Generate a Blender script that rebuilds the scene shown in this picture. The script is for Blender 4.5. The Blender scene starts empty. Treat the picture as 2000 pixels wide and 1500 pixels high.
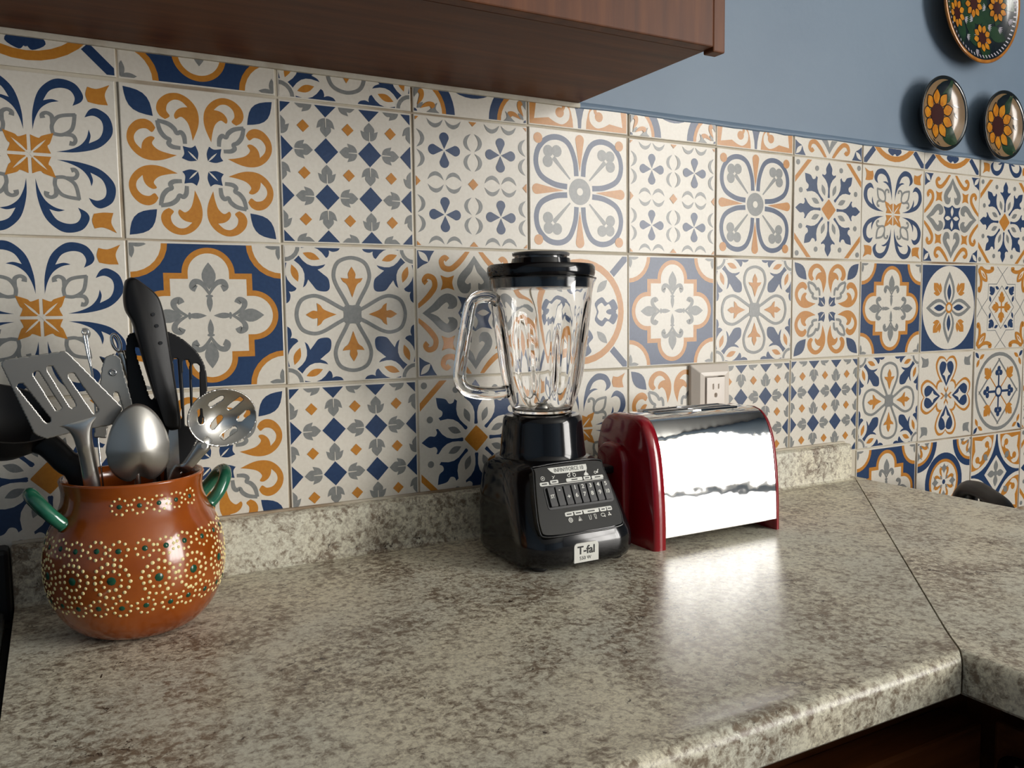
import bpy, bmesh, math, random
from mathutils import Vector, Matrix
PI = math.pi
sc = bpy.context.scene
COL = sc.collection

# ------------------------------------------------------------------ camera, world, lights, exposure
CT = 0.90                                    # height of the worktop above the floor
cd = bpy.data.cameras.new('camera'); cam = bpy.data.objects.new('camera', cd); COL.objects.link(cam)
cam.location = (-0.06737, -0.91211, 0.26787 + CT)
cam.rotation_euler = (1.4880634, 0.0121202, -0.5027547)
cd.sensor_width = 36; cd.lens = 1631.62 / 2000 * 36; cd.clip_start = 0.02
sc.camera = cam

world = bpy.data.worlds.new('world'); sc.world = world; world.use_nodes = True
bg = world.node_tree.nodes['Background']
bg.inputs[0].default_value = (0.62, 0.74, 1.0, 1); bg.inputs[1].default_value = 0.45

# room: x from RX0 to RX1, y from RY0 to 0; the window is in the right hand wall
RX0, RX1, RY0, RH = -2.6, 2.9, -5.4, 2.95
WY0, WY1, WZ0, WZ1 = -4.25, -2.15, 0.72, 2.78
ld = bpy.data.lights.new('window_right_offscreen', 'AREA'); ld.shape = 'RECTANGLE'
ld.size = WY1 - WY0 - .1; ld.size_y = WZ1 - WZ0 - .1; ld.energy = 168; ld.color = (1.0, 0.965, 0.915)
lo = bpy.data.objects.new('window_right_offscreen', ld); COL.objects.link(lo)
lo.location = (RX1 + 0.10, (WY0 + WY1) / 2, (WZ0 + WZ1) / 2)
lo.rotation_euler = (PI / 2, 0, PI / 2)      # shines towards -x

vs = sc.view_settings
vs.view_transform = 'Standard'; vs.look = 'None'; vs.gamma = 1; vs.use_curve_mapping = False
vs.exposure = 0.50
sc.cycles.use_denoising = True

# ------------------------------------------------------------------ materials
def lin(r, g, b):
    f = lambda c: (c / 255) / 12.92 if c / 255 <= .04045 else ((c / 255 + .055) / 1.055) ** 2.4
    return (f(r), f(g), f(b), 1)

def mat(name, col, rough=.5, metal=0, coat=0, trans=0, ior=1.5, spec=.5, bump=None, mottle=None, aniso=0):
    m = bpy.data.materials.new(name); m.use_nodes = True
    nt = m.node_tree; b = nt.nodes['Principled BSDF']
    b.inputs['Base Color'].default_value = col
    b.inputs['Roughness'].default_value = rough; b.inputs['Metallic'].default_value = metal
    b.inputs['Coat Weight'].default_value = coat; b.inputs['Coat Roughness'].default_value = .06
    b.inputs['Transmission Weight'].default_value = trans; b.inputs['IOR'].default_value = ior
    b.inputs['Specular IOR Level'].default_value = spec
    if bump or mottle:
        tc = nt.nodes.new('ShaderNodeTexCoord')
    if bump:                                  # (scale, strength, distance)
        n = nt.nodes.new('ShaderNodeTexNoise'); n.inputs['Scale'].default_value = bump[0]; n.inputs['Detail'].default_value = 3
        bp = nt.nodes.new('ShaderNodeBump'); bp.inputs['Strength'].default_value = bump[1]; bp.inputs['Distance'].default_value = bump[2]
        nt.links.new(tc.outputs['Object'], n.inputs['Vector']); nt.links.new(n.outputs['Fac'], bp.inputs['Height'])
        nt.links.new(bp.outputs['Normal'], b.inputs['Normal'])
    if mottle:                                # (scale, colour b, stretch xyz, lo, hi)
        mp = nt.nodes.new('ShaderNodeMapping'); mp.inputs['Scale'].default_value = mottle[2]
        n = nt.nodes.new('ShaderNodeTexNoise'); n.inputs['Scale'].default_value = mottle[0]; n.inputs['Detail'].default_value = 5
        r = nt.nodes.new('ShaderNodeValToRGB')
        r.color_ramp.elements[0].position = mottle[3]; r.color_ramp.elements[0].color = col
        r.color_ramp.elements[1].position = mottle[4]; r.color_ramp.elements[1].color = mottle[1]
        nt.links.new(tc.outputs['Object'], mp.inputs['Vector']); nt.links.new(mp.outputs['Vector'], n.inputs['Vector'])
        nt.links.new(n.outputs['Fac'], r.inputs['Fac']); nt.links.new(r.outputs['Color'], b.inputs['Base Color'])
    return m

TR = 0.29
def tmat(n, c, c2): return mat(n, c, TR, spec=.42, bump=(900, .10, .0004), mottle=(260, c2, (1, 1, 1), .35, .75))
M = {
 'W': tmat('glaze_white', lin(226, 220, 207), lin(219, 212, 198)),
 'B': tmat('glaze_blue', lin(33, 57, 94), lin(41, 66, 103)),
 'O': tmat('glaze_ochre', lin(196, 132, 48), lin(186, 120, 42)),
 'G': tmat('glaze_grey', lin(126, 128, 126), lin(138, 139, 136)),
 'grout': mat('grout', lin(138, 114, 86), .9, mottle=(5, lin(206, 197, 178), (1, 1, 1), .36, .52), bump=(300, .4, .001)),
 'wall': mat('blue_wall_paint', lin(106, 126, 146), .5, bump=(60, .12, .003), mottle=(5, lin(113, 133, 152), (1, 1, 1), .3, .7)),
 'ceil': mat('ceiling_paint', lin(205, 205, 200), .8),
 'floor': mat('floor_tile', lin(92, 72, 56), .4, mottle=(6, lin(78, 60, 46), (1, 1, 1), .3, .7)),
 'plaster': mat('white_caulk', lin(205, 198, 182), .8, bump=(120, .5, .002), mottle=(30, lin(176, 160, 138), (1, 1, 1), .5, .75)),
 'black': mat('black_gloss_plastic', (.006, .006, .007, 1), .12, spec=.5),
 'blackm': mat('black_matt_plastic', (.007, .007, .0075, 1), .42, spec=.28, bump=(500, .06, .0005)),
 'panel': mat('black_panel', (.005, .005, .0055, 1), .16, spec=.28),
 'key': mat('key_plastic', (.016, .016, .017, 1), .35),
 'white_print': mat('white_print', lin(225, 224, 215), .45),
 'black_print': mat('black_print', (.01, .01, .01, 1), .5),
 'steel': mat('brushed_steel', (.56, .55, .52, 1), .27, metal=1, bump=(240, .03, .0004)),
 'steel_satin': mat('satin_steel', (.50, .485, .45, 1), .40, metal=1, bump=(240, .04, .0004)),
 'steel_dark': mat('dull_steel', (.40, .39, .36, 1), .40, metal=1, bump=(300, .03, .0004), mottle=(30, (.44, .42, .38, 1), (1, 1, 1), .35, .7)),
 'chrome': mat('chrome', (.70, .70, .69, 1), .05, metal=1, bump=(15, .10, .01)),
 'red': mat('red_plastic', lin(140, 8, 24), .16, coat=.4),
 'glass': mat('clear_glass', (1, 1, 1, 1), 0.0, trans=1, ior=1.47),
 'smoke': mat('smoked_plastic', (.10, .10, .10, 1), .25),
 'terra': mat('glazed_terracotta', lin(158, 78, 20), .16, coat=.35, bump=(22, .12, .006), mottle=(12, lin(126, 56, 13), (1, 1, 2.5), .38, .72)),
 'cream': mat('cream_slip', lin(240, 224, 160), .3),
 'greens': mat('green_slip', lin(22, 74, 52), .2),
 'greenglaze': mat('green_glaze', lin(38, 104, 78), .14, coat=.5, mottle=(40, lin(20, 66, 50), (1, 1, 1), .4, .75)),
 'outlet': mat('ivory_plastic', lin(226, 216, 204), .3),
 'rim': mat('ochre_rim_glaze', lin(188, 122, 46), .15, coat=.4, mottle=(60, lin(150, 92, 34), (1, 1, 1), .4, .7)),
 'darkrim': mat('dark_rim_glaze', lin(26, 30, 30), .12, coat=.5),
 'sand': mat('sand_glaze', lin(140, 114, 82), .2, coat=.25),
 'gold': mat('petal_glaze', lin(206, 138, 30), .2, coat=.25, mottle=(90, lin(180, 104, 18), (1, 1, 1), .4, .7)),
 'brown': mat('flower_heart_glaze', lin(60, 20, 11), .22, coat=.2),
 'leaf': mat('leaf_glaze', lin(36, 66, 38), .2, coat=.25, mottle=(70, lin(22, 46, 30), (1, 1, 1), .4, .7)),
 'ink': mat('ink_glaze', lin(24, 22, 20), .15, coat=.5),
 'navy': mat('navy_glaze', lin(18, 28, 34), .2, coat=.25),
 'lav': mat('pale_glaze', lin(196, 190, 200), .15, coat=.5),
 'knobm': mat('dark_bronze', (.06, .05, .045, 1), .2, metal=1),
 'stovetop': mat('enamel_grey', (.12, .13, .13, 1), .18, metal=.6),
 'wframe': mat('window_paint', lin(215, 210, 200), .5),
}

def wood(name, c1, c2, c3, rough, axis):
    m = bpy.data.materials.new(name); m.use_nodes = True; nt = m.node_tree; b = nt.nodes['Principled BSDF']
    tc = nt.nodes.new('ShaderNodeTexCoord'); mp = nt.nodes.new('ShaderNodeMapping')
    mp.inputs['Scale'].default_value = (3, 40, 40) if axis == 'x' else (40, 40, 3)
    n = nt.nodes.new('ShaderNodeTexNoise'); n.inputs['Scale'].default_value = 1.6; n.inputs['Detail'].default_value = 7; n.inputs['Roughness'].default_value = .6
    r = nt.nodes.new('ShaderNodeValToRGB'); e = r.color_ramp.elements
    e[0].position = .3; e[0].color = c1; e[1].position = .72; e[1].color = c3
    k = e.new(.5); k.color = c2
    bp = nt.nodes.new('ShaderNodeBump'); bp.inputs['Strength'].default_value = .12; bp.inputs['Distance'].default_value = .001
    L = nt.links.new
    L(tc.outputs['Object'], mp.inputs['Vector']); L(mp.outputs['Vector'], n.inputs['Vector']); L(n.outputs['Fac'], r.inputs['Fac'])
    L(r.outputs['Color'], b.inputs['Base Color']); L(n.outputs['Fac'], bp.inputs['Height']); L(bp.outputs['Normal'], b.inputs['Normal'])
    b.inputs['Roughness'].default_value = rough; b.inputs['Specular IOR Level'].default_value = .28
    return m
M['woodx'] = wood('stained_wood_along', lin(74, 37, 11), lin(93, 49, 18), lin(110, 61, 25), .5, 'x')
M['woodz'] = wood('stained_wood_upright', lin(74, 37, 11), lin(93, 49, 18), lin(110, 61, 25), .5, 'z')
M['wooddrawer'] = wood('stained_drawer_wood', lin(74, 37, 11), lin(93, 49, 18), lin(110, 61, 25), .5, 'x')

def laminate():
    m = bpy.data.materials.new('granite_laminate'); m.use_nodes = True; nt = m.node_tree; b = nt.nodes['Principled BSDF']; L = nt.links.new
    tc = nt.nodes.new('ShaderNodeTexCoord')
    def noise(scale, det, rough, dist=0, stretch=(1, 1, 1)):
        mp = nt.nodes.new('ShaderNodeMapping'); mp.inputs['Scale'].default_value = stretch
        L(tc.outputs['Object'], mp.inputs['Vector'])
        n = nt.nodes.new('ShaderNodeTexNoise'); n.inputs['Scale'].default_value = scale; n.inputs['Detail'].default_value = det
        n.inputs['Roughness'].default_value = rough; n.inputs['Distortion'].default_value = dist
        L(mp.outputs['Vector'], n.inputs['Vector']); return n.outputs['Fac']
    def ramp(f, *st):
        r = nt.nodes.new('ShaderNodeValToRGB'); e = r.color_ramp.elements
        e[0].position, e[0].color = st[0]; e[1].position, e[1].color = st[-1]
        for p, c in st[1:-1]:
            k = e.new(p); k.color = c
        L(f, r.inputs['Fac']); return r.outputs['Color']
    def mix(f, a, c):
        x = nt.nodes.new('ShaderNodeMix'); x.data_type = 'RGBA'; L(f, x.inputs[0])
        L(a, x.inputs[6]) if hasattr(a, 'links') else setattr(x.inputs[6], 'default_value', a)
        L(c, x.inputs[7]) if hasattr(c, 'links') else setattr(x.inputs[7], 'default_value', c)
        return x.outputs[2]
    w = (1, 1, 1, 1); k = (0, 0, 0, 1)
    def madd(a, f, bb):                     # a * f + bb
        x = nt.nodes.new('ShaderNodeMath'); x.operation = 'MULTIPLY_ADD'; L(a, x.inputs[0]); x.inputs[1].default_value = f
        L(bb, x.inputs[2]) if hasattr(bb, 'links') else setattr(x.inputs[2], 'default_value', bb); return x.outputs[0]
    cl = noise(13, 5, .62, .4)
    grain = madd(cl, .42, madd(noise(135, 7, .74, .35), 1.0, -.21))
    tint = ramp(noise(8, 3, .5), (.38, lin(236, 229, 204)), (.62, lin(222, 220, 202)))
    c = mix(ramp(noise(300, 5, .75, .3), (.44, k), (.60, (.55, .55, .55, 1))), tint, lin(168, 156, 136))
    g = ramp(grain, (.455, k), (.62, w))
    c = mix(g, c, lin(132, 117, 99))
    fl = madd(cl, .30, madd(noise(105, 7, .78, .9), 1.0, -.15))
    c = mix(ramp(fl, (.605, k), (.655, w)), c, lin(66, 54, 46))
    L(c, b.inputs['Base Color'])
    b.inputs['Roughness'].default_value = .33; b.inputs['Specular IOR Level'].default_value = .32
    bp = nt.nodes.new('ShaderNodeBump'); bp.inputs['Strength'].default_value = .10; bp.inputs['Distance'].default_value = .0006
    L(noise(420, 2, .5), bp.inputs['Height']); L(bp.outputs['Normal'], b.inputs['Normal'])
    return m
M['lam'] = laminate()

# ------------------------------------------------------------------ mesh helpers
def thing(name, loc, label=None, cat=None, group=None):
    o = bpy.data.objects.new(name, None); COL.objects.link(o); o.location = loc; o.empty_display_size = .02
    tag(o, label, cat, group); return o
def tag(o, label=None, cat=None, group=None, kind=None):
    if label: o['label'] = label
    if cat: o['category'] = cat
    if group: o['group'] = group
    if kind: o['kind'] = kind
    return o
def root_loc(p):
    v = Vector((0, 0, 0))
    while p: v += p.location; p = p.parent
    return v
def mk(name, V, F, mats, parent=None, smooth=False, mi=None, loc=None, sharp=None):
    """one mesh object from world coordinates; stored relative to its parent (or loc)"""
    o0 = root_loc(parent) if parent else Vector(loc or (0, 0, 0))
    me = bpy.data.meshes.new(name)
    me.from_pydata([tuple(Vector(v) - o0) for v in V], [], F)
    for m in (mats if isinstance(mats, (list, tuple)) else [mats]): me.materials.append(M[m] if isinstance(m, str) else m)
    if mi: me.polygons.foreach_set('material_index', mi)
    if smooth: me.polygons.foreach_set('use_smooth', [True] * len(me.polygons))
    me.validate(); me.update()
    if sharp is not None and smooth: me.set_sharp_from_angle(angle=math.radians(sharp))
    o = bpy.data.objects.new(name, me); COL.objects.link(o)
    if parent: o.parent = parent
    else: o.location = o0
    return o
def fix(o):
    bm = bmesh.new(); bm.from_mesh(o.data); bmesh.ops.remove_doubles(bm, verts=bm.verts, dist=1e-6)
    bmesh.ops.recalc_face_normals(bm, faces=bm.faces); bm.to_mesh(o.data); bm.free(); return o
def bev(o, w, seg=2):
    md = o.modifiers.new('bevel', 'BEVEL'); md.width = w; md.segments = seg; md.limit_method = 'ANGLE'; md.angle_limit = math.radians(35)
    return o
def box(name, x0, x1, y0, y1, z0, z1, m, parent=None, b=0, seg=2, loc=None):
    V = [(x, y, z) for x in (x0, x1) for y in (y0, y1) for z in (z0, z1)]
    F = [(0, 1, 3, 2), (4, 6, 7, 5), (0, 4, 5, 1), (2, 3, 7, 6), (0, 2, 6, 4), (1, 5, 7, 3)]
    o = mk(name, V, F, m, parent, loc=loc)
    return bev(o, b, seg) if b else o
def lathe(prof, c, n=48, close=False):
    V, F = [], []; k = len(prof)
    for i in range(n):
        a = 2 * PI * i / n
        for r, z in prof: V.append((c[0] + r * math.cos(a), c[1] + r * math.sin(a), c[2] + z))
    for i in range(n):
        j = (i + 1) % n
        for q in range(k - 1 + (1 if close else 0)):
            p = (q + 1) % k
            F.append((i * k + q, j * k + q, j * k + p, i * k + p))
    return V, F
def crv(pts, n=8, closed=False):
    """Catmull-Rom through pts (any dimension); returns a list"""
    P = [tuple(p) for p in pts]; m = len(P); out = []
    rng = range(m) if closed else range(m - 1)
    for i in rng:
        p0 = P[(i - 1) % m] if closed or i > 0 else P[0]; p1 = P[i]; p2 = P[(i + 1) % m]
        p3 = P[(i + 2) % m] if closed or i + 2 < m else P[-1]
        for s in range(n):
            t = s / n
            out.append(tuple(.5 * ((2 * b) + (c - a) * t + (2 * a - 5 * b + 4 * c - d) * t * t + (3 * b - a - 3 * c + d) * t ** 3)
                             for a, b, c, d in zip(p0, p1, p2, p3)))
    if not closed: out.append(P[-1])
    return out
def tube(path, rad, n=12, cap=True, flat=1.0, up=None, closed=False):
    """sweep a circle (or ellipse: flat scales the second axis) along a 3D path; rad number or list"""
    P = [Vector(p) for p in path]; m = len(P); V, F = [], []
    R = rad if isinstance(rad, (list, tuple)) else [rad] * m
    prev = None
    for i in range(m):
        a = P[(i - 1) % m] if closed else P[max(i - 1, 0)]; b = P[(i + 1) % m] if closed else P[min(i + 1, m - 1)]
        t = (b - a).normalized()
        u = Vector(up) if up else (prev or (Vector((0, 0, 1)) if abs(t.z) < .9 else Vector((0, 1, 0))))
        u = (u - t * u.dot(t)).normalized(); prev = u; w = t.cross(u)
        for k in range(n):
            q = 2 * PI * k / n
            V.append(P[i] + u * (math.cos(q) * R[i]) + w * (math.sin(q) * R[i] * flat))
    for i in range(m if closed else m - 1):
        j = (i + 1) % m
        for k in range(n):
            l = (k + 1) % n; F.append((i * n + k, i * n + l, j * n + l, j * n + k))
    if cap and not closed:
        F.append(tuple(range(n - 1, -1, -1))); F.append(tuple(range((m - 1) * n, m * n)))
    return V, F
def join(*parts):
    V, F = [], []
    for v, f in parts:
        o = len(V); V += list(v); F += [tuple(i + o for i in q) for q in f]
    return V, F
def loft(rings, capb=True, capt=True):
    n = len(rings[0]); V = [p for r in rings for p in r]; F = []
    for i in range(len(rings) - 1):
        for k in range(n):
            l = (k + 1) % n; F.append((i * n + k, i * n + l, (i + 1) * n + l, (i + 1) * n + k))
    if capb: F.append(tuple(range(n - 1, -1, -1)))
    if capt: F.append(tuple(range((len(rings) - 1) * n, len(rings) * n)))
    return V, F
def rrect(cx, hw, y0, y1, r, z, n=8):
    """rounded rectangle ring, counter-clockwise seen from above"""
    r = min(r, hw - 1e-4, (y1 - y0) / 2 - 1e-4); out = []
    for (sx, sy, a0) in ((1, 1, 0), (-1, 1, PI / 2), (-1, -1, PI), (1, -1, 1.5 * PI)):
        ox = cx + sx * (hw - r); oy = (y1 - r) if sy > 0 else (y0 + r)
        for i in range(n + 1):
            a = a0 + PI / 2 * i / n; out.append((ox + r * math.cos(a), oy + r * math.sin(a), z))
    return out
def text_mesh(name, s, size, frame, m, parent, align='CENTER', sx=1.0, bold=0):
    """flat lettering: frame = (origin, right, up) in world space"""
    cu = bpy.data.curves.new(name, 'FONT'); cu.body = s; cu.size = size; cu.align_x = align; cu.align_y = 'CENTER'; cu.offset = bold
    cu.resolution_u = 3
    t = bpy.data.objects.new(name, cu); COL.objects.link(t); bpy.context.view_layer.update()
    me = bpy.data.meshes.new_from_object(t.evaluated_get(bpy.context.evaluated_depsgraph_get()))
    bpy.data.objects.remove(t)
    o, ex, ey = [Vector(v) for v in frame]
    V = [o + ex * (v.co.x * sx) + ey * v.co.y for v in me.vertices]; F = [tuple(p.vertices) for p in me.polygons]
    bpy.data.meshes.remove(me)
    return mk(name, V, F, m, parent)

# ------------------------------------------------------------------ tile designs (unit square -1..1)
def sm(pts, n=5):
    """closed outline through points; a third value of 1 marks a sharp corner"""
    P = [(p[0], p[1]) for p in pts]; S = [len(p) > 2 for p in pts]; m = len(P)
    if not any(S): return crv(P, n, True)
    k0 = S.index(True); P = P[k0:] + P[:k0]; S = S[k0:] + S[:k0]; P.append(P[0]); S.append(True)
    out, seg = [], [P[0]]
    for i in range(1, m + 1):
        seg.append(P[i])
        if S[i]:
            out += (crv(seg, n)[:-1] if len(seg) > 2 else [seg[0]]); seg = [P[i]]
    return out
def lens(p, q, w, n=7, peak=.5):
    dx, dy = q[0] - p[0], q[1] - p[1]; l = math.hypot(dx, dy); nx, ny = -dy / l, dx / l; a, b = [], []
    for i in range(n + 1):
        t = i / n; h = w * math.sin(PI * t ** (math.log(.5) / math.log(peak)))
        x, y = p[0] + dx * t, p[1] + dy * t; a.append((x + nx * h, y + ny * h)); b.append((x - nx * h, y - ny * h))
    return a + b[-2:0:-1]
def drop(p, q, w, n=12):
    dx, dy = q[0] - p[0], q[1] - p[1]; l = math.hypot(dx, dy); ex, ey = dx / l, dy / l; nx, ny = -ey, ex
    c = (q[0] - ex * w, q[1] - ey * w); out = [p]
    for i in range(n + 1):
        a = -1.75 + 3.5 * i / n; out.append((c[0] + w * (ex * math.cos(a) + nx * math.sin(a)), c[1] + w * (ey * math.cos(a) + ny * math.sin(a))))
    return out
def ell(cx, cy, rx, ry=None, n=24, a0=0, a1=2 * PI):
    ry = ry or rx; full = abs(a1 - a0 - 2 * PI) < 1e-6
    return [(cx + rx * math.cos(a0 + (a1 - a0) * i / n), cy + ry * math.sin(a0 + (a1 - a0) * i / n)) for i in range(n if full else n + 1)]
def strk(pts, w, n=5, closed=False):
    """stroke -> list of quads; w number or per-control list"""
    W = w if isinstance(w, (list, tuple)) else [w] * len(pts)
    C = crv([(p[0], p[1], ww) for p, ww in zip(pts, W)], n, closed); m = len(C); A, B = [], []
    for i in range(m):
        a = C[(i - 1) % m] if closed else C[max(i - 1, 0)]; b = C[(i + 1) % m] if closed else C[min(i + 1, m - 1)]
        dx, dy = b[0] - a[0], b[1] - a[1]; l = math.hypot(dx, dy) or 1; h = C[i][2] / 2
        A.append((C[i][0] - dy / l * h, C[i][1] + dx / l * h)); B.append((C[i][0] + dy / l * h, C[i][1] - dx / l * h))
    return [[A[i], A[(i + 1) % m], B[(i + 1) % m], B[i]] for i in range(m if closed else m - 1)]
def ringq(cx, cy, r0, r1, n=36): return strk(ell(cx, cy, (r0 + r1) / 2, n=n), r1 - r0, 1, True)
def tf(P, f): return [f(p) for p in P]
class Pat:
    def __init__(s): s.it = []; s.k = 0
    def add(s, col, shp, lvl=1, sym='1'):
        polys = shp if isinstance(shp[0][0], (list, tuple)) else [shp]
        ops = {'1': [lambda p: p], 'd': [lambda p: p, lambda p: (p[1], p[0])],
               'x': [lambda p: p, lambda p: (-p[0], p[1])]}.get(sym)
        if ops is None:
            R = [lambda p: p, lambda p: (-p[1], p[0]), lambda p: (-p[0], -p[1]), lambda p: (p[1], -p[0])]
            ops = R if sym == '4' else R + [lambda p, r=r: r((p[1], p[0])) for r in R]
        for f in ops:
            s.k += 1
            for P in polys: s.it.append((col, [f(p) for p in P], lvl, s.k))
        return s
def rot(P, a, c=(0, 0)):
    ca, sa = math.cos(a), math.sin(a)
    return [(c[0] + x * ca - y * sa, c[1] + x * sa + y * ca) for x, y in P]
def leaf3(s=1.0):      # three lobed leaf, stem at origin, pointing +v
    h = [(0, 0, 1), (.052, .005), (.108, .050), (.138, .150, 1), (.078, .128, 1), (.078, .19), (0, .275, 1)]
    P = sm(h + [(-p[0],) + tuple(p[1:]) for p in h[-2:0:-1]])
    return [(x * s, y * s) for x, y in P]
def fleur(tipv, basev, w):   # arrow like lily pointing from tipv to basev on the v axis
    d = basev - tipv
    h = [(0, 0, 1), (w * .34, .22), (w * .30, .36), (w * .45, .38), (w, .36, 1), (w * .8, .48), (w * .42, .60), (0, 1, 1)]
    P = sm(h + [(-p[0],) + tuple(p[1:]) for p in h[-2:0:-1]])
    return [(x, tipv + y * d) for x, y in P]

def dA():
    p = Pat()
    p.add('O', sm([(.12, .33, 1), (.05, .5), (.03, .64), (.06, .77), (.15, .88), (.28, .94), (.42, .92), (.53, .83), (.565, .72), (.53, .63), (.46, .585, 1),
                   (.40, .63), (.44, .70), (.42, .79), (.34, .85), (.25, .84), (.17, .77, 1), (.25, .755), (.31, .715), (.345, .65), (.325, .60), (.255, .635), (.18, .57), (.14, .45)]), 1, '8')
    p.add('G', strk([(.22, .28), (.23, .38), (.27, .43), (.32, .41), (.35, .47), (.43, .53), (.56, .56)], [.05, .06, .06, .05, .06, .06, .05]), 1, '8')
    p.add('B', lens((.61, .61), (.96, .96), .125), 1, '4')
    h = [(.07, .07, 1), (.055, .17), (.09, .27, 1), (.15, .235), (.25, .25, 1)]
    p.add('B', sm(h + [(q[1], q[0]) + tuple(q[2:]) for q in h[-2:0:-1]]), 1, '4')
    p.add('W', lens((.06, .06), (.19, .19), .012), 2, '4')
    return p
def flag(p, col):
    p.add(col, sm([(.69, .90, 1), (.80, .885), (.95, .95, 1), (.89, .82), (.92, .69, 1), (.80, .69), (.69, .71, 1), (.665, .80)]), 1, '1')
    p.add(col, sm([(-.69, .90, 1), (-.80, .885), (-.95, .95, 1), (-.89, .82), (-.92, .69, 1), (-.80, .69), (-.69, .71, 1), (-.665, .80)]), 1, '1')
    p.add(col, sm([(.69, -.90, 1), (.80, -.885), (.95, -.95, 1), (.89, -.82), (.92, -.69, 1), (.80, -.69), (.69, -.71, 1), (.665, -.80)]), 1, '1')
    p.add(col, sm([(-.69, -.90, 1), (-.80, -.885), (-.95, -.95, 1), (-.89, -.82), (-.92, -.69, 1), (-.80, -.69), (-.69, -.71, 1), (-.665, -.80)]), 1, '1')
def dB():
    p = Pat()
    p.add('B', sm([(.05, .30, 1), (.06, .53), (.13, .775), (.26, .92), (.39, .965), (.55, .92), (.635, .79), (.61, .70), (.51, .64, 1), (.54, .74), (.49, .83), (.38, .85),
                   (.26, .80), (.185, .675, 1), (.28, .70), (.36, .68, 1), (.25, .65), (.15, .57), (.085, .44)]), 1, '8')
    p.add('G', strk([(.275, .27), (.265, .37), (.32, .47), (.40, .51), (.54, .53)], .045), 1, '8')
    p.add('G', strk([(.275, .40), (.27, .49), (.215, .525), (.165, .50), (.17, .455)], [.05, .05, .045, .05, .06]), 1, '8')
    p.add('O', sm([(.02, .05, 1), (.02, .24, 1), (.11, .205), (.15, .235), (.28, .28, 1), (.235, .15), (.205, .11), (.24, .02, 1), (.05, .02, 1)]), 1, '4')
    p.add('W', lens((0, 0), (.19, .19), .014), 2, '4')
    p.add('W', [(-.1, .03), (.1, .11), (.115, .095)], 2, '8') if False else None
    flag(p, 'O'); return p
def cres(): return sm([(-.14, -.05, 1), (-.09, .045), (0, .085), (.09, .045), (.14, -.05, 1), (.07, .0), (0, .02), (-.07, .0)])
def dC():
    p = Pat(); c = cres()
    for sx in (-.5, .5):
        for sy in (-.5, .5):
            for k in range(4):
                a = k * PI / 2
                p.add('B', rot(drop((0, .015), (0, .275), .082), a, (sx, sy)))
                for t in (-.155, .155):          # crescents bulge towards the cell centre
                    p.add('G', rot([(x + t, y - .42) for x, y in c], a, (sx, sy)))
    for q in ((0, 0), (1, 0), (-1, 0), (0, 1), (0, -1), (1, 1), (-1, 1), (1, -1), (-1, -1)):
        p.add('O', [(q[0] + .09, q[1]), (q[0], q[1] + .09), (q[0] - .09, q[1]), (q[0], q[1] - .09)])
    return p
def dD():
    p = Pat(); g = (-1, -1 / 3, 1 / 3, 1); lf = leaf3(.98)
    for i, u in enumerate(g):
        for j, v in enumerate(g):
            p.add('B', [(u + .18, v), (u, v + .185), (u - .18, v), (u, v - .185)])
            if (i + j) % 2 == 0:
                for k in range(4):
                    a = k * PI / 2; o = (u - .2 * math.sin(a), v + .2 * math.cos(a))
                    if abs(o[0]) > 1.01 or abs(o[1]) > 1.01: continue
                    p.add('G', rot(lf, a, o)); p.add('W', rot([(-.008, -.01), (.008, -.01), (.004, .13), (-.004, .13)], a, o), 2)
    for u in (-2 / 3, 0, 2 / 3):
        for v in (-2 / 3, 0, 2 / 3): p.add('O', [(u + .09, v), (u, v + .09), (u - .09, v), (u, v - .09)])
    return p
def trefoil(cx, cy, s, a):
    P = sm([(0, -.5), (.42, -.62), (.72, -.2), (.45, .12), (.62, .5), (.2, .75), (0, .58), (-.2, .75), (-.62, .5), (-.45, .12), (-.72, -.2), (-.42, -.62)], 4)
    return rot([(x * s, y * s) for x, y in P], a, (cx, cy))
def dE():
    p = Pat()
    p.add('O', ringq(0, 0, .80, .92))
    p.add('B', [(.615, .705), (.705, .615), (1.1, 1.01), (1.01, 1.1)], 1, '4')
    for k in range(4):
        a = k * PI / 2; c = (-.52 * math.sin(a), .52 * math.cos(a))
        p.add('B', trefoil(c[0], c[1], .36, a)); p.add('W', trefoil(c[0] * .93, c[1] * .93, .22, a), 2)
        p.add('B', rot(ell(0, .1, .05, .11), a, (c[0] * 1.05, c[1] * 1.05)), 3)
    p.add('G', lens((.34, .34), (.56, .56), .07), 1, '4')
    p.add('B', ell(0, 0, .1)); p.add('W', ell(0, 0, .05), 2)
    return p
def fcorner(p):
    # corner flower, written from the corner (a, b measured inwards), placed in all four corners
    def put(col, P, l, rep='d'):
        for f in ([lambda q: q, lambda q: (q[1], q[0])] if rep == 'd' else [lambda q: q]):
            p.add(col, [(1 - f(q)[0], 1 - f(q)[1]) for q in P], l, '4')
    put('B', sm([(.05, 0, 1), (.84, 0, 1), (.80, .055), (.72, .075), (.66, .055, 1), (.66, .11), (.60, .17), (.3, .2), (.1, .1)]), 1)
    h = [(.15, .15, 1), (.42, .18), (.62, .23, 1), (.57, .30), (.485, .34, 1), (.56, .40), (.64, .47), (.66, .58), (.64, .64)]
    put('B', sm(h + [(q[1], q[0]) + tuple(q[2:]) for q in h[-2:0:-1]]), 1, '1')
    put('W', lens((.16, .06), (.66, .24), .135), 2)
    put('O', lens((.27, .10), (.52, .19), .052), 3)
    put('W', ell(0, 0, .25, n=20), 4, '1'); put('G', ell(0, 0, .23, n=20), 5, '1'); put('W', ell(0, 0, .17, n=20), 6, '1')
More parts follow.
